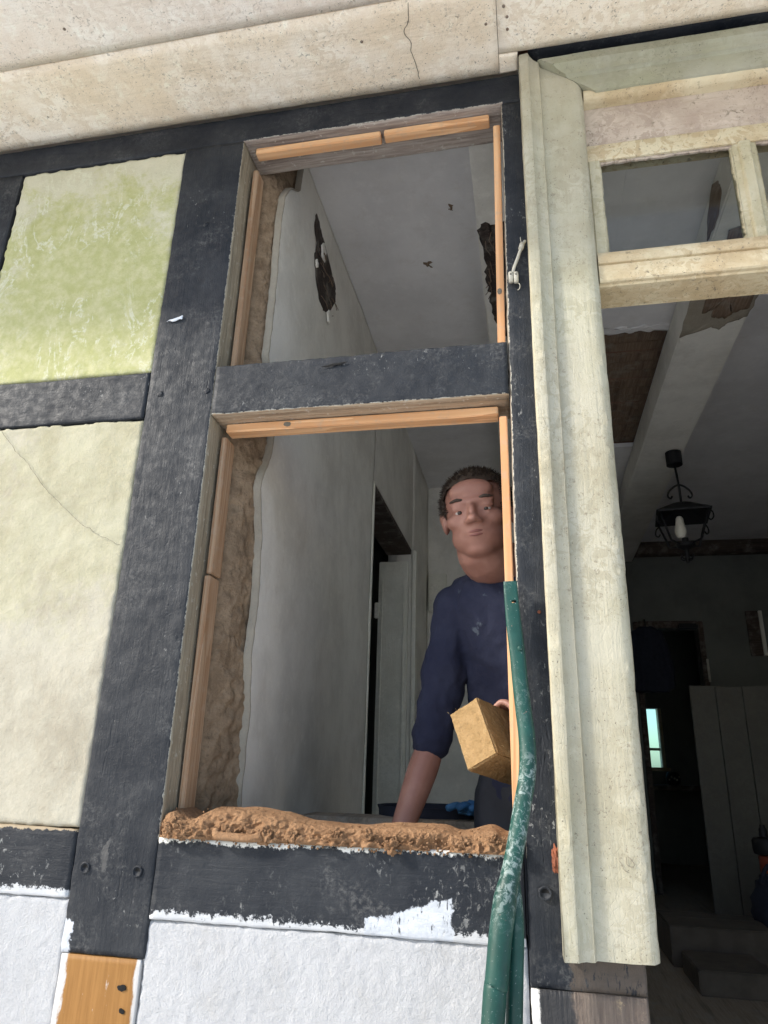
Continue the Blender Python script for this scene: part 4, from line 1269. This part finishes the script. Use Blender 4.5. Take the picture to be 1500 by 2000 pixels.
# ================================================================== hall door in the left partition
hd = thing('hall_door', 'pale grey painted door frame and open leaf deep in the hall', 'door', (-.8, 2.3, FL))
lf_ = box('door_leaf', hd, -.925, -.735, 2.80, 2.838, FL + .01, 2.87, 'white_door', .005)
box('leaf_panel_mould', lf_, -.905, -.895, 2.79, 2.80, FL + .2, 2.75, 'white_door', .002)
box('leaf_panel_mould', lf_, -.765, -.755, 2.79, 2.80, FL + .2, 2.75, 'white_door', .002)
box('hinge', lf_, -.945, -.92, 2.785, 2.81, 2.50, 2.60, 'white_door', .004)
box('jamb', hd, -.885, -.715, 1.6425, 1.668, FL, 2.958, 'white_door', .004)
box('jamb', hd, -.716, -.69, 2.842, 2.93, FL, 2.955, 'white_door', .005)
box('head', hd, -.885, -.721, 1.67, 2.84, 2.925, 2.958, 'dark_wood', .004)
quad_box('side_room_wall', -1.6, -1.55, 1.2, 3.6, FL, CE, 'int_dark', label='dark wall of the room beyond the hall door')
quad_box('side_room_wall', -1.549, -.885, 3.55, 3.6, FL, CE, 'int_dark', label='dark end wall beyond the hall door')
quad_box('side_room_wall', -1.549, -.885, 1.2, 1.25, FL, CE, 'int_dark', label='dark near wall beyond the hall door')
pb = thing('fuse_box', 'small pale box mounted high on the end wall of the hall', 'wall box', (-.62, 3.55, 2.70))
bx_ = box('case', pb, -.705, -.575, 3.55, 3.598, 2.70, 2.985, 'white_door', .006)
box('lid', bx_, -.69, -.59, 3.543, 3.55, 2.72, 2.93, 'white_door', .002)

# ================================================================== hanging lantern
ln = thing('hanging_lantern', 'black wrought iron lantern with candle bulb hanging from the beam', 'lantern', (.945, 2.76, 2.80))
LX, LY = .945, 2.76
def lathe(name, parent, prof, c, mat, seg=16, smooth=True):
    vs, fs = [], []
    for (r, z) in prof:
        for k in range(seg): vs.append((c[0] + r * cos(2 * pi * k / seg), c[1] + r * sin(2 * pi * k / seg), z))
    for i in range(len(prof) - 1):
        for k in range(seg):
            a = i * seg + k; b_ = i * seg + (k + 1) % seg
            fs.append((a, b_, b_ + seg, a + seg))
    fs.append(tuple(range(seg - 1, -1, -1))); fs.append(tuple((len(prof) - 1) * seg + k for k in range(seg)))
    o = mk(name, vs, fs, mat, parent, smooth)
    return mod_sharp(o, 40)
lathe('ceiling_rose', ln, [(.036, 3.425), (.048, 3.43), (.048, 3.515), (.04, 3.519)], (LX - .01, LY), 'iron')
sweep('stem', ln, [(LX - .01, LY, 3.43), (LX, LY, 3.30), (LX + .002, LY, 3.18)], .007, 'iron', 8)
for s in (-1, 1):
    sweep('scroll', ln, smooth_path([(LX, LY, 3.30), (LX + s * .03, LY, 3.285), (LX + s * .06, LY, 3.255), (LX + s * .07, LY, 3.225), (LX + s * .055, LY, 3.21), (LX + s * .045, LY, 3.225)], 5), .006, 'iron', 6)
# four sided roof turned a little
RT = radians(38)
def sq(r, z): return [(LX + r * cos(RT + k * pi / 2), LY + r * sin(RT + k * pi / 2), z) for k in range(4)]
vs = sq(.03, 3.18) + sq(.07, 3.165) + sq(.215, 3.095) + sq(.213, 3.085) + sq(.06, 3.15)
fs = [(0, 1, 2, 3)]
for r in range(4):
    for k in range(4): fs.append((r * 4 + k, r * 4 + (k + 1) % 4, (r + 1) * 4 + (k + 1) % 4, (r + 1) * 4 + k))
mk('lantern_roof', vs, fs, 'iron', ln, False)
top4, bot4 = sq(.19, 3.09), sq(.118, 2.925)
for k in range(4):
    sweep('corner_bar', ln, [top4[k], bot4[k]], .0065, 'iron', 6)
    sweep('bottom_bar', ln, smooth_path([bot4[k], (LX + (bot4[k][0] - LX) * .55, LY + (bot4[k][1] - LY) * .55, 2.915), (LX, LY, 2.905)], 4), .0055, 'iron', 6)
    d = Vector((top4[k][0] - LX, top4[k][1] - LY, 0)).normalized()
    a = Vector(top4[k])
    sweep('scroll', ln, smooth_path([a + Vector((0, 0, -.015)), a + d * .02 + Vector((0, 0, -.03)), a + d * .025 + Vector((0, 0, -.06)), a + d * .005 + Vector((0, 0, -.075)), a + d * -.01 + Vector((0, 0, -.062))], 4), .0045, 'iron', 6)
    sweep('bottom_scroll', ln, smooth_path([(LX, LY, 2.83), Vector((LX, LY, 2.822)) + d * .025, Vector((LX, LY, 2.835)) + d * .045, Vector((LX, LY, 2.85)) + d * .04], 4), .004, 'iron', 6)
lathe('base_cup', ln, [(.006, 2.80), (.012, 2.815), (.014, 2.88), (.05, 2.90), (.055, 2.915), (.02, 2.93), (.018, 2.955)], (LX, LY), 'iron')
lathe('candle_bulb', ln, [(.018, 2.956), (.030, 2.975), (.034, 3.0), (.026, 3.04), (.022, 3.075), (.014, 3.09)], (LX - .02, LY), 'candle')

# ================================================================== things standing in the dark room
pd = thing('plank_door', 'old ledged plank door leaning upright against the back of the room', 'door', (1.6, 4.3, FL))
xs_ = [1.185, 1.368, 1.556, 1.742, 1.925]
for k in range(4):
    box('plank', pd, xs_[k], xs_[k + 1] - .006, 4.30, 4.332, FL + .002, 2.262 - .006 * (k % 2), 'plank_paint', .004)
box('ledge', pd, 1.2, 1.9, 4.333, 4.36, 1.0, 1.12, 'plank_paint', .004)
box('ledge', pd, 1.2, 1.9, 4.333, 4.36, 1.9, 2.02, 'plank_paint', .004)
c1 = thing('cardboard_box', 'large brown cardboard box on the floor inside the doorway', 'box', (.83, 3.15, FL))
q_ = box('carton', c1, .66, 1.16, 2.85, 3.3, FL, .885, 'card', .006)
box('flap', q_, .662, 1.158, 2.852, 3.07, .887, .891, 'card', 0, (.03, 0, 0))
box('flap', q_, .662, 1.158, 3.08, 3.298, .887, .891, 'card', 0, (-.03, 0, 0))
c2 = thing('cardboard_box', 'smaller brown box in front of the large carton', 'box', (.86, 2.55, FL))
q_ = box('carton', c2, .69, 1.02, 2.35, 2.75, FL, .80, 'card', .006)
box('flap', q_, .692, 1.018, 2.352, 2.54, .8015, .8045, 'card', 0, (.02, 0, 0))
hv = thing('pale_board', 'narrow dark board with a pale edge hanging on the dim back wall', 'board', (2.0, 5.28, 2.63))
q_ = box('board', hv, 1.93, 2.03, 5.27, 5.298, 2.63, 3.03, 'dark_wood', .003)
box('pale_edge', q_, 2.031, 2.06, 5.255, 5.298, 2.63, 3.03, 'white_door', .003)
# dark bag with gear on top, at the frame edge
bgp = thing('canvas_bag', 'dark navy canvas bag slumped beside the cartons', 'bag', (1.28, 3.1, FL))
clod(bgp, (1.30, 3.12, .93), .20, 4, 'bag_body', 'navy_bag', (.75, .8, 1.15), .22, 4)
sweep('bag_handle', bgp, smooth_path([(1.17, 3.0, 1.09), (1.20, 2.98, 1.17), (1.27, 2.97, 1.19), (1.33, 2.98, 1.10)], 5), .012, 'navy_bag', 8)
cn = thing('gear_canister', 'black canister with a reddish collar standing on the canvas bag', 'canister', (1.26, 3.12, 1.13))
lathe('collar', cn, [(.05, 1.12), (.055, 1.13), (.055, 1.21), (.05, 1.215)], (1.26, 3.12), 'red_plastic')
lathe('body', cn, [(.05, 1.216), (.075, 1.225), (.08, 1.25), (.08, 1.29), (.07, 1.305), (.02, 1.31)], (1.26, 3.12), 'iron')
lathe('spout', cn, [(.022, 1.311), (.022, 1.35), (.014, 1.36), (.014, 1.372)], (1.245, 3.12), 'iron')
# mugs / jar on a far sill seen as a pale glint
jr = thing('patterned_jar', 'small jar with pale flower pattern on the far sill', 'jar', (1.47, 7.0, 1.52))
jb = lathe('jar_body', jr, [(.05, 1.52), (.07, 1.54), (.075, 1.60), (.06, 1.64), (.05, 1.65)], (1.46, 6.98), 'iron')
for k in range(5):
    a = -pi / 2 + (k - 2) * .35
    clod(jb, (1.46 + .075 * cos(a), 6.98 + .075 * sin(a), 1.59 + .015 * ((k * 2) % 3 - 1)), .012, k, 'flower', 'ceramic', (1, .4, 1), .3, 1)
dk = box('far_table', None, 1.1, 2.2, 6.8, 7.3, 1.47, 1.52, 'dark_wood', .004)
tag(dk, 'dark table top in the far room below the small window', 'table')
lg_rng = [(1.14, 6.84), (2.16, 6.84), (1.14, 7.26), (2.16, 7.26)]
for (x, y) in lg_rng: box('leg', dk, x - .03, x + .03, y - .03, y + .03, FL, 1.469, 'dark_wood', .003)
# bucket rim, glove on a trestle behind the mortar bed
ts = thing('mortar_tub', 'dark round mortar tub standing inside behind the clay bed', 'tub', (-.27, .60, FL))
lathe('tub', ts, [(.10, FL + .001), (.15, FL + .02), (.17, 1.50), (.175, 1.512), (.165, 1.512), (.155, 1.45), (.02, 1.44)], (-.30, .78), 'navy_bag', 28)
gv = thing('work_glove', 'crumpled blue work glove lying inside behind the clay bed', 'glove', (-.16, .55, 1.50))
GB = Vector((-.17, .62, 1.515))
clod(gv, GB, .035, 2, 'glove_palm', 'glove', (1.2, .9, .55), .35)
for k, (dx, dz, L) in enumerate(((-.02, .01, .05), (-.005, .012, .055), (.012, .008, .05), (.03, .0, .04))):
    sweep('glove_finger', gv, smooth_path([GB + Vector((dx * .8, -.02, .0)), GB + Vector((dx * 1.6 - .01, -.045, dz)), GB + Vector((dx * 2.0 - .03, -.055, dz * .4 - .004))], 4), [.010] * 8 + [.006], 'glove', 8)
box('shelf_plank', None, -.66, .12, .56, .72, 1.455, 1.485, 'floor', .003)
sh = bpy.data.objects['shelf_plank']
tag(sh, 'rough plank shelf just inside the opening carrying glove', 'plank')
for x in (-.60, .06):
    box('bracket', sh, x - .02, x + .02, .60, .68, FL, 1.454, 'lath', .003)

# ================================================================== people
def ell(bm, c, r, rot=None, sub=3):
    g_ = bmesh.ops.create_icosphere(bm, subdivisions=sub, radius=1)
    R_ = Euler(rot).to_matrix() if rot else Matrix.Identity(3)
    for v in g_['verts']:
        v.co = Vector(c) + R_ @ Vector((v.co.x * r[0], v.co.y * r[1], v.co.z * r[2]))
def chain(bm, pts, rad, seg=14, n=6):
    rows = smooth_path([(*p, *(r if isinstance(r, tuple) else (r, r))) for p, r in zip(pts, rad)], n)
    v_, f_ = sweep(None, None, [q[:3] for q in rows], [(max(.003, q[3]), max(.003, q[4])) for q in rows], None, seg)
    bv = [bm.verts.new(x) for x in v_]
    for ff in f_: bm.faces.new([bv[i] for i in ff])
    for p, r in ((pts[0], rad[0]), (pts[-1], rad[-1])):
        rr = min(r) if isinstance(r, tuple) else r
        ell(bm, p, (rr * .98,) * 3, None, 2)
def loft(bm, rows, seg=24):
    """stack of (cx, cy, cz, rx, ry), power-ellipse sections, closed"""
    R_ = smooth_path(rows, 5)
    prev = None; first = None
    for (cx, cy, cz, rx, ry) in R_:
        row = []
        for k in range(seg):
            a = 2 * pi * k / seg
            ca, sa = cos(a), sin(a)
            e = .85
            row.append(bm.verts.new((cx + rx * math.copysign(abs(ca) ** e, ca), cy + ry * math.copysign(abs(sa) ** e, sa), cz)))
        if prev:
            for k in range(seg): bm.faces.new((prev[k], prev[(k + 1) % seg], row[(k + 1) % seg], row[k]))
        else: first = row
        prev = row
    bm.faces.new(list(reversed(first))); bm.faces.new(prev)
WORK = bpy.data.scenes.new('work')      # small side scene: evaluating one mesh there is quick
def fuse(name, bm, mat, parent, voxel, it=6, disp=None):
    bmesh.ops.recalc_face_normals(bm, faces=bm.faces[:])
    o = mk_bm(name, bm, mat, parent)
    md = o.modifiers.new('remesh', 'REMESH'); md.mode = 'VOXEL'; md.voxel_size = voxel; md.use_smooth_shade = True
    ms = o.modifiers.new('smooth', 'SMOOTH'); ms.factor = .5; ms.iterations = it
    COL.objects.unlink(o)
    WORK.collection.objects.link(o)
    WORK.view_layers[0].update()
    dg = WORK.view_layers[0].depsgraph
    ev = o.evaluated_get(dg)
    me = bpy.data.meshes.new_from_object(ev)
    WORK.collection.objects.unlink(o)
    COL.objects.link(o)
    me.materials.clear(); me.materials.append(M[mat])
    o.modifiers.clear()
    old = o.data; o.data = me; bpy.data.meshes.remove(old)
    if disp:
        off = ORG[o.name]
        nrm = [v.normal.copy() for v in me.vertices]
        for v, n_ in zip(me.vertices, nrm):
            v.co += n_ * disp(v.co + off)
    me.polygons.foreach_set('use_smooth', [True] * len(me.polygons))
    return o
def hand(bm, wrist, elbow, palm_n, thumb_side, curl=.5, s=1.0):
    """palm and five fingers; palm_n = direction the palm faces"""
    w = Vector(wrist); d = (w - Vector(elbow)).normalized()
    pn = Vector(palm_n); pn = (pn - d * pn.dot(d)).normalized()
    sd_ = d.cross(pn) * thumb_side
    c = w + d * .05 * s
    ell(bm, c, (.001, .001, .001), None, 1)
    for k in range(5):      # palm built of overlapping ellipsoids
        t = -.5 + k / 4
        ell(bm, w + d * .052 * s + sd_ * t * .058 * s, (.017 * s, .017 * s, .017 * s), None, 2)
        ell(bm, w + d * .025 * s + sd_ * t * .045 * s, (.019 * s, .019 * s, .019 * s), None, 2)
        ell(bm, w + d * .078 * s + sd_ * t * .062 * s, (.013 * s, .013 * s, .013 * s), None, 2)
    for k, (t, L) in enumerate(((.42, .072), (.15, .082), (-.13, .076), (-.40, .060))):
        p0 = w + d * .08 * s + sd_ * t * .07 * s
        a1, a2, a3 = curl * .8, curl * 1.9, curl * 2.6
        q1 = p0 + (d * cos(a1) + pn * sin(a1)) * L * .45 * s
        q2 = q1 + (d * cos(a2) + pn * sin(a2)) * L * .32 * s
        q3 = q2 + (d * cos(a3) + pn * sin(a3)) * L * .24 * s
        chain(bm, [p0, q1, q2, q3], [.0095 * s, .0088 * s, .008 * s, .007 * s], 10, 3)
    t0 = w + d * .025 * s + sd_ * .028 * s
    t1 = t0 + (d * .6 + sd_ * .75 + pn * .25).normalized() * .042 * s
    t2 = t1 + (d * .8 + sd_ * .35 + pn * .5).normalized() * .032 * s
    chain(bm, [t0, t1, t2], [.014 * s, .0115 * s, .009 * s], 10, 3)

def person(label, base, head_c, head_rot, hs, chest, hips, sh_r, el_r, wr_r, sh_l, el_l, wr_l, knees, feet, sleeve, hair_mat, palm_r=(0, -1, 0), palm_l=(0, -1, 0), curl_r=.35, curl_l=.8, vox=.0050, group=None, grip=None):
    root = thing('person', label, 'person', base, group)
    HR = Euler(head_rot).to_matrix()
    H = lambda x, y, z: Vector(head_c) + HR @ (Vector((x * 1.13, y * 1.04, z)) * hs)      # head local: -Y is the face, unit = half head height ~ .12
    bm = bmesh.new()
    # --- head (half height .12)
    def he(c, r, sub=3):
        g_ = bmesh.ops.create_icosphere(bm, subdivisions=sub, radius=1)
        for v in g_['verts']:
            v.co = H(c[0] + v.co.x * r[0], c[1] + v.co.y * r[1], c[2] + v.co.z * r[2])
    he((0, .012, .030), (.076, .094, .090)); he((0, -.022, -.035), (.060, .064, .080)); he((0, -.042, -.088), (.038, .032, .026))
    he((0, -.026, -.058), (.062, .058, .05)); he((.04, -.050, -.018), (.026, .026, .022)); he((-.04, -.050, -.018), (.026, .026, .022))
    he((0, -.072, .026), (.052, .016, .013)); he((0, -.066, .055), (.050, .020, .030))
    he((0, -.088, -.006), (.0095, .016, .026), 2); he((0, -.102, -.024), (.0125, .013, .011), 2); he((.012, -.092, -.028), (.009, .010, .008), 2); he((-.012, -.092, -.028), (.009, .010, .008), 2)
    he((0, -.0815, -.054), (.024, .008, .0045), 2); he((0, -.0785, -.0635), (.021, .008, .005), 2)
    for s in (-1, 1):
        he((s * .031, -.0708, .0105), (.018, .0118, .0080), 2); he((s * .031, -.0695, -.0095), (.017, .011, .006), 2)
        he((s * .078, .012, .0), (.009, .022, .034), 2); he((s * .084, .018, .012), (.007, .016, .020), 2)
    neck = Vector(chest) + Vector((0, .0, .165)) 
    chain(bm, [neck + Vector((0, .02, -.03)), H(0, .02, -.10), H(0, .015, -.04)], [(.085, .080), (.074, .072), (.062, .062)])
    ch, hp = Vector(chest), Vector(hips)
    loft(bm, [(hp.x, hp.y, hp.z - .10, .13, .095), (hp.x, hp.y, hp.z, .15, .10), ((hp.x + ch.x) / 2, (hp.y + ch.y) / 2, (hp.z + ch.z) / 2 - .02, .135, .095), (ch.x, ch.y, ch.z, .165, .105), (ch.x, ch.y + .01, ch.z + .10, .16, .09), (ch.x, ch.y + .012, ch.z + .15, .09, .06), (ch.x, ch.y + .012, ch.z + .18, .055, .05)])
    for (a, b_, c_, pn, ts_, cu) in ((sh_r, el_r, wr_r, palm_r, 1, curl_r), (sh_l, el_l, wr_l, palm_l, -1, curl_l)):
        chain(bm, [a, Vector(a).lerp(Vector(b_), .45), b_], [.052, .044, .037])
        chain(bm, [b_, Vector(b_).lerp(Vector(c_), .3), c_], [.038, .040, (.024, .028)])
        if grip and ts_ < 0:      # left hand closed round the brick: palm on its side, fingers over the top, thumb below
            for (pts, rad) in grip: chain(bm, pts, rad, 10, 4)
        else:
            hand(bm, c_, b_, pn, ts_, cu, 1.0)
    for k in range(2):
        top = hp + Vector(((-.085, .085)[k], 0, -.06))
        chain(bm, [top, Vector(knees[k]), Vector(feet[k]) + Vector((0, 0, .08))], [.085, .055, .04])
    body = fuse('body', bm, 'skin', root, vox, 5)
    # --- eyes
    for s in (-1, 1):
        bm = bmesh.new()
        c_ = H(s * .031, -.0655, .002)
        ell(bm, c_, (.0115 * hs,) * 3, None, 3)
        e_ = mk_bm('eye', bm, 'eye', root)
        bm = bmesh.new(); ell(bm, H(s * .0295, -.0742, .001), (.0062 * hs, .0046 * hs, .0062 * hs), None, 2)
        mk_bm('iris', bm, 'pupil', e_)
        bm = bmesh.new()
        g_ = bmesh.ops.create_icosphere(bm, subdivisions=2, radius=1)
        for v in g_['verts']:
            v.co = H(s * .031 + v.co.x * .019, -.087 + v.co.y * .006 + abs(v.co.x) * .008, .031 + v.co.z * .004 - abs(v.co.x) * .003)
        mk_bm('eyebrow', bm, hair_mat, root)
    for (zz, hh, yy) in ((-.0535, .0042, -.0845), (-.0615, .005, -.0825)):
        bm = bmesh.new()
        g_ = bmesh.ops.create_icosphere(bm, subdivisions=3, radius=1)
        for v in g_['verts']:
            v.co = H(v.co.x * .0235, yy + v.co.y * .006 + v.co.x ** 2 * .009, zz + v.co.z * hh * (1 - .35 * abs(v.co.x)))
        mk_bm('lip', bm, 'lips', root)
    # --- hair: short tufts over a cap
    bm = bmesh.new()
    g_ = bmesh.ops.create_icosphere(bm, subdivisions=4, radius=1)
    for v in g_['verts']:
        u = v.co.normalized()
        k_ = 1.0 + .02 * N(u * 6) + .02 * N(u * 14)
        v.co = Vector((u.x * .0815 * k_, .016 + u.y * .1005 * k_, .038 + u.z * .0925 * k_))
    dele = [v for v in bm.verts if (v.co.y < -.048 and v.co.z < .078 - .02 * abs(v.co.x) / .08) or (v.co.z < .0 and v.co.y < .02) or v.co.z < -.055]
    bmesh.ops.delete(bm, geom=dele, context='VERTS')
    for v in bm.verts: v.co = H(*v.co)
    hair = mk_bm('hair', bm, hair_mat, root)
    rr = random.Random(int(abs(head_c[0]) * 1000))
    bm = bmesh.new()
    for k in range(2600):
        th_, u = rr.uniform(0, 2 * pi), rr.uniform(-.45, 1)
        q = sqrt(max(0, 1 - u * u))
        n_ = Vector((q * cos(th_), q * sin(th_), u))
        p = Vector((n_.x * .080, .016 + n_.y * .099, .038 + n_.z * .091))
        if (p.y < -.048 and p.z < .085) or (p.z < .01 and p.y < .02): continue
        d_ = (n_ + Vector((rr.uniform(-.5, .5), -.5 + rr.uniform(-.4, .4), -.2 + rr.uniform(-.3, .3)))).normalized()
        t_ = n_.cross(d_)
        if t_.length < 1e-3: continue
        t_ = t_.normalized() * .0015
        L = rr.uniform(.006, .013)
        a_, b__, c_ = bm.verts.new(H(*(p - t_))), bm.verts.new(H(*(p + t_))), bm.verts.new(H(*(p + d_ * L + n_ * .002)))
        bm.faces.new((a_, b__, c_))
    st_ = mk_bm('hair_tufts', bm, hair_mat, hair); st_['kind'] = 'stuff'
    # --- shirt
    bm = bmesh.new()
    loft(bm, [(hp.x, hp.y, hp.z - .09, .165, .125), (hp.x, hp.y, hp.z + .02, .168, .122), ((hp.x + ch.x) / 2, (hp.y + ch.y) / 2, (hp.z + ch.z) / 2 - .02, .160, .120), (ch.x, ch.y, ch.z, .185, .126), (ch.x, ch.y + .01, ch.z + .105, .178, .108), (ch.x, ch.y + .012, ch.z + .148, .12, .082), (ch.x, ch.y + .012, ch.z + .172, .075, .068)])
    for (a, b_, c_) in ((sh_r, el_r, wr_r), (sh_l, el_l, wr_l)):
        a, b_, c_ = Vector(a), Vector(b_), Vector(c_)
        ell(bm, a, (.068, .068, .062))
        chain(bm, [a, a.lerp(b_, .5), a.lerp(b_, min(1, sleeve))], [.066, .060, .058])
        if sleeve > 1:
            chain(bm, [b_, b_.lerp(c_, sleeve - 1)], [.058, .050])
        chain(bm, [a, ch + Vector((0, .01, .10))], [.062, .085])
    shirt = fuse('shirt', bm, 'shirt', root, vox * 1.2, 6, lambda p: .009 * N(p * 8) + .009 * N(Vector((p.x * 18 + p.z * 10, p.y * 18, p.z * 14))) + .003 * N(p * 40))
    nk = Vector(neck)
    ring = [nk + Vector((.083 * cos(a), .012 + .078 * sin(a), .018 + .012 * sin(a))) for a in [k * 2 * pi / 28 for k in range(29)]]
    sweep('collar', shirt, ring, (.010), 'shirt', 8)
    # --- trousers, shoes
    bm = bmesh.new()
    loft(bm, [(hp.x, hp.y, hp.z - .16, .15, .115), (hp.x, hp.y, hp.z - .05, .158, .118), (hp.x, hp.y, hp.z + .04, .150, .112)])
    for k in range(2):
        top = hp + Vector(((-.085, .085)[k], 0, -.06))
        chain(bm, [top, Vector(knees[k]), Vector(feet[k]) + Vector((0, 0, .06))], [.098, .073, .062])
    fuse('trousers', bm, 'trousers', root, .009, 5, lambda p: .004 * N(p * 12))
    for k in range(2):
        bm = bmesh.new()
        f = Vector(feet[k])
        ell(bm, f + Vector((0, .0, .045)), (.046, .07, .044)); ell(bm, f + Vector((0, -.09, .032)), (.046, .09, .031))
        fuse('shoe', bm, 'shoe', root, .007, 4)
    return root

bl = lambda x, y, z: BC + BR @ Vector((x, y, z))
GRIP = []
for k, (yy, r) in enumerate(((.105, .0088), (.126, .0094), (.147, .0092), (.167, .0080))):
    GRIP.append(([bl(.072, yy + .012, .005), bl(.066, yy + .006, .058), bl(.050, yy + .002, .0835), bl(.026, yy - .002, .0815 - .002 * k)], [r * 1.15, r * 1.05, r, r * .85]))
for yy in (.112, .130, .150, .170):
    GRIP.append(([bl(.072, yy + .014, .012), bl(.080, yy + .02, -.03), bl(.085, .165, -.07)], [.014, .017, .019]))
GRIP.append(([bl(.080, .13, -.035), bl(.066, .105, -.045), bl(.052, .088, -.05)], [.0135, .0115, .0092]))
WL = bl(.088, .175, -.105)
person('person in a dark navy top leaning at the opening and holding up the clay brick', (0, .55, FL),
       (-.122, .31, 2.276), (radians(8), radians(-6), radians(-6)), 1.07,
       (-.025, .46, 2.022), (.02, .56, 1.62),
       (-.200, .45, 2.048), (-.272, .45, 1.665), (-.335, .36, 1.455),
       (.15, .47, 2.05), (.175, .50, 1.76), tuple(WL),
       [(-.10, .53, 1.15), (.12, .55, 1.15)], [(-.12, .60, FL), (.14, .62, FL)], .93, 'hair',
       palm_r=(.5, -.2, -1), palm_l=(-.3, -.2, .6), curl_r=.5, curl_l=.75, grip=GRIP)
hc_ = thing('hanging_coat', 'dark navy coat hanging from the lintel of the far doorway', 'coat', (1.06, 5.2, 2.28))
bm = bmesh.new()
loft(bm, [(1.05, 5.20, 2.30, .16, .045), (1.05, 5.20, 2.45, .15, .05), (1.05, 5.20, 2.68, .14, .05), (1.05, 5.20, 2.82, .13, .045), (1.05, 5.20, 2.88, .06, .03)])
chain(bm, [(.95, 5.20, 2.80), (.90, 5.19, 2.55), (.90, 5.18, 2.36)], [.05, .045, .04]); chain(bm, [(1.15, 5.20, 2.80), (1.21, 5.19, 2.55), (1.215, 5.18, 2.36)], [.05, .045, .04])
fuse('cloth', bm, 'navy_bag', hc_, .009, 4, lambda p: .008 * N(Vector((p.x * 26, p.y * 10, p.z * 5))) + .004 * N(p * 18))
sweep('hanger_hook', hc_, smooth_path([(1.05, 5.20, 2.87), (1.05, 5.20, 2.93), (1.05, 5.225, 2.955), (1.05, 5.25, 2.945)], 4), .004, 'iron', 6)
bpy.data.scenes.remove(WORK)
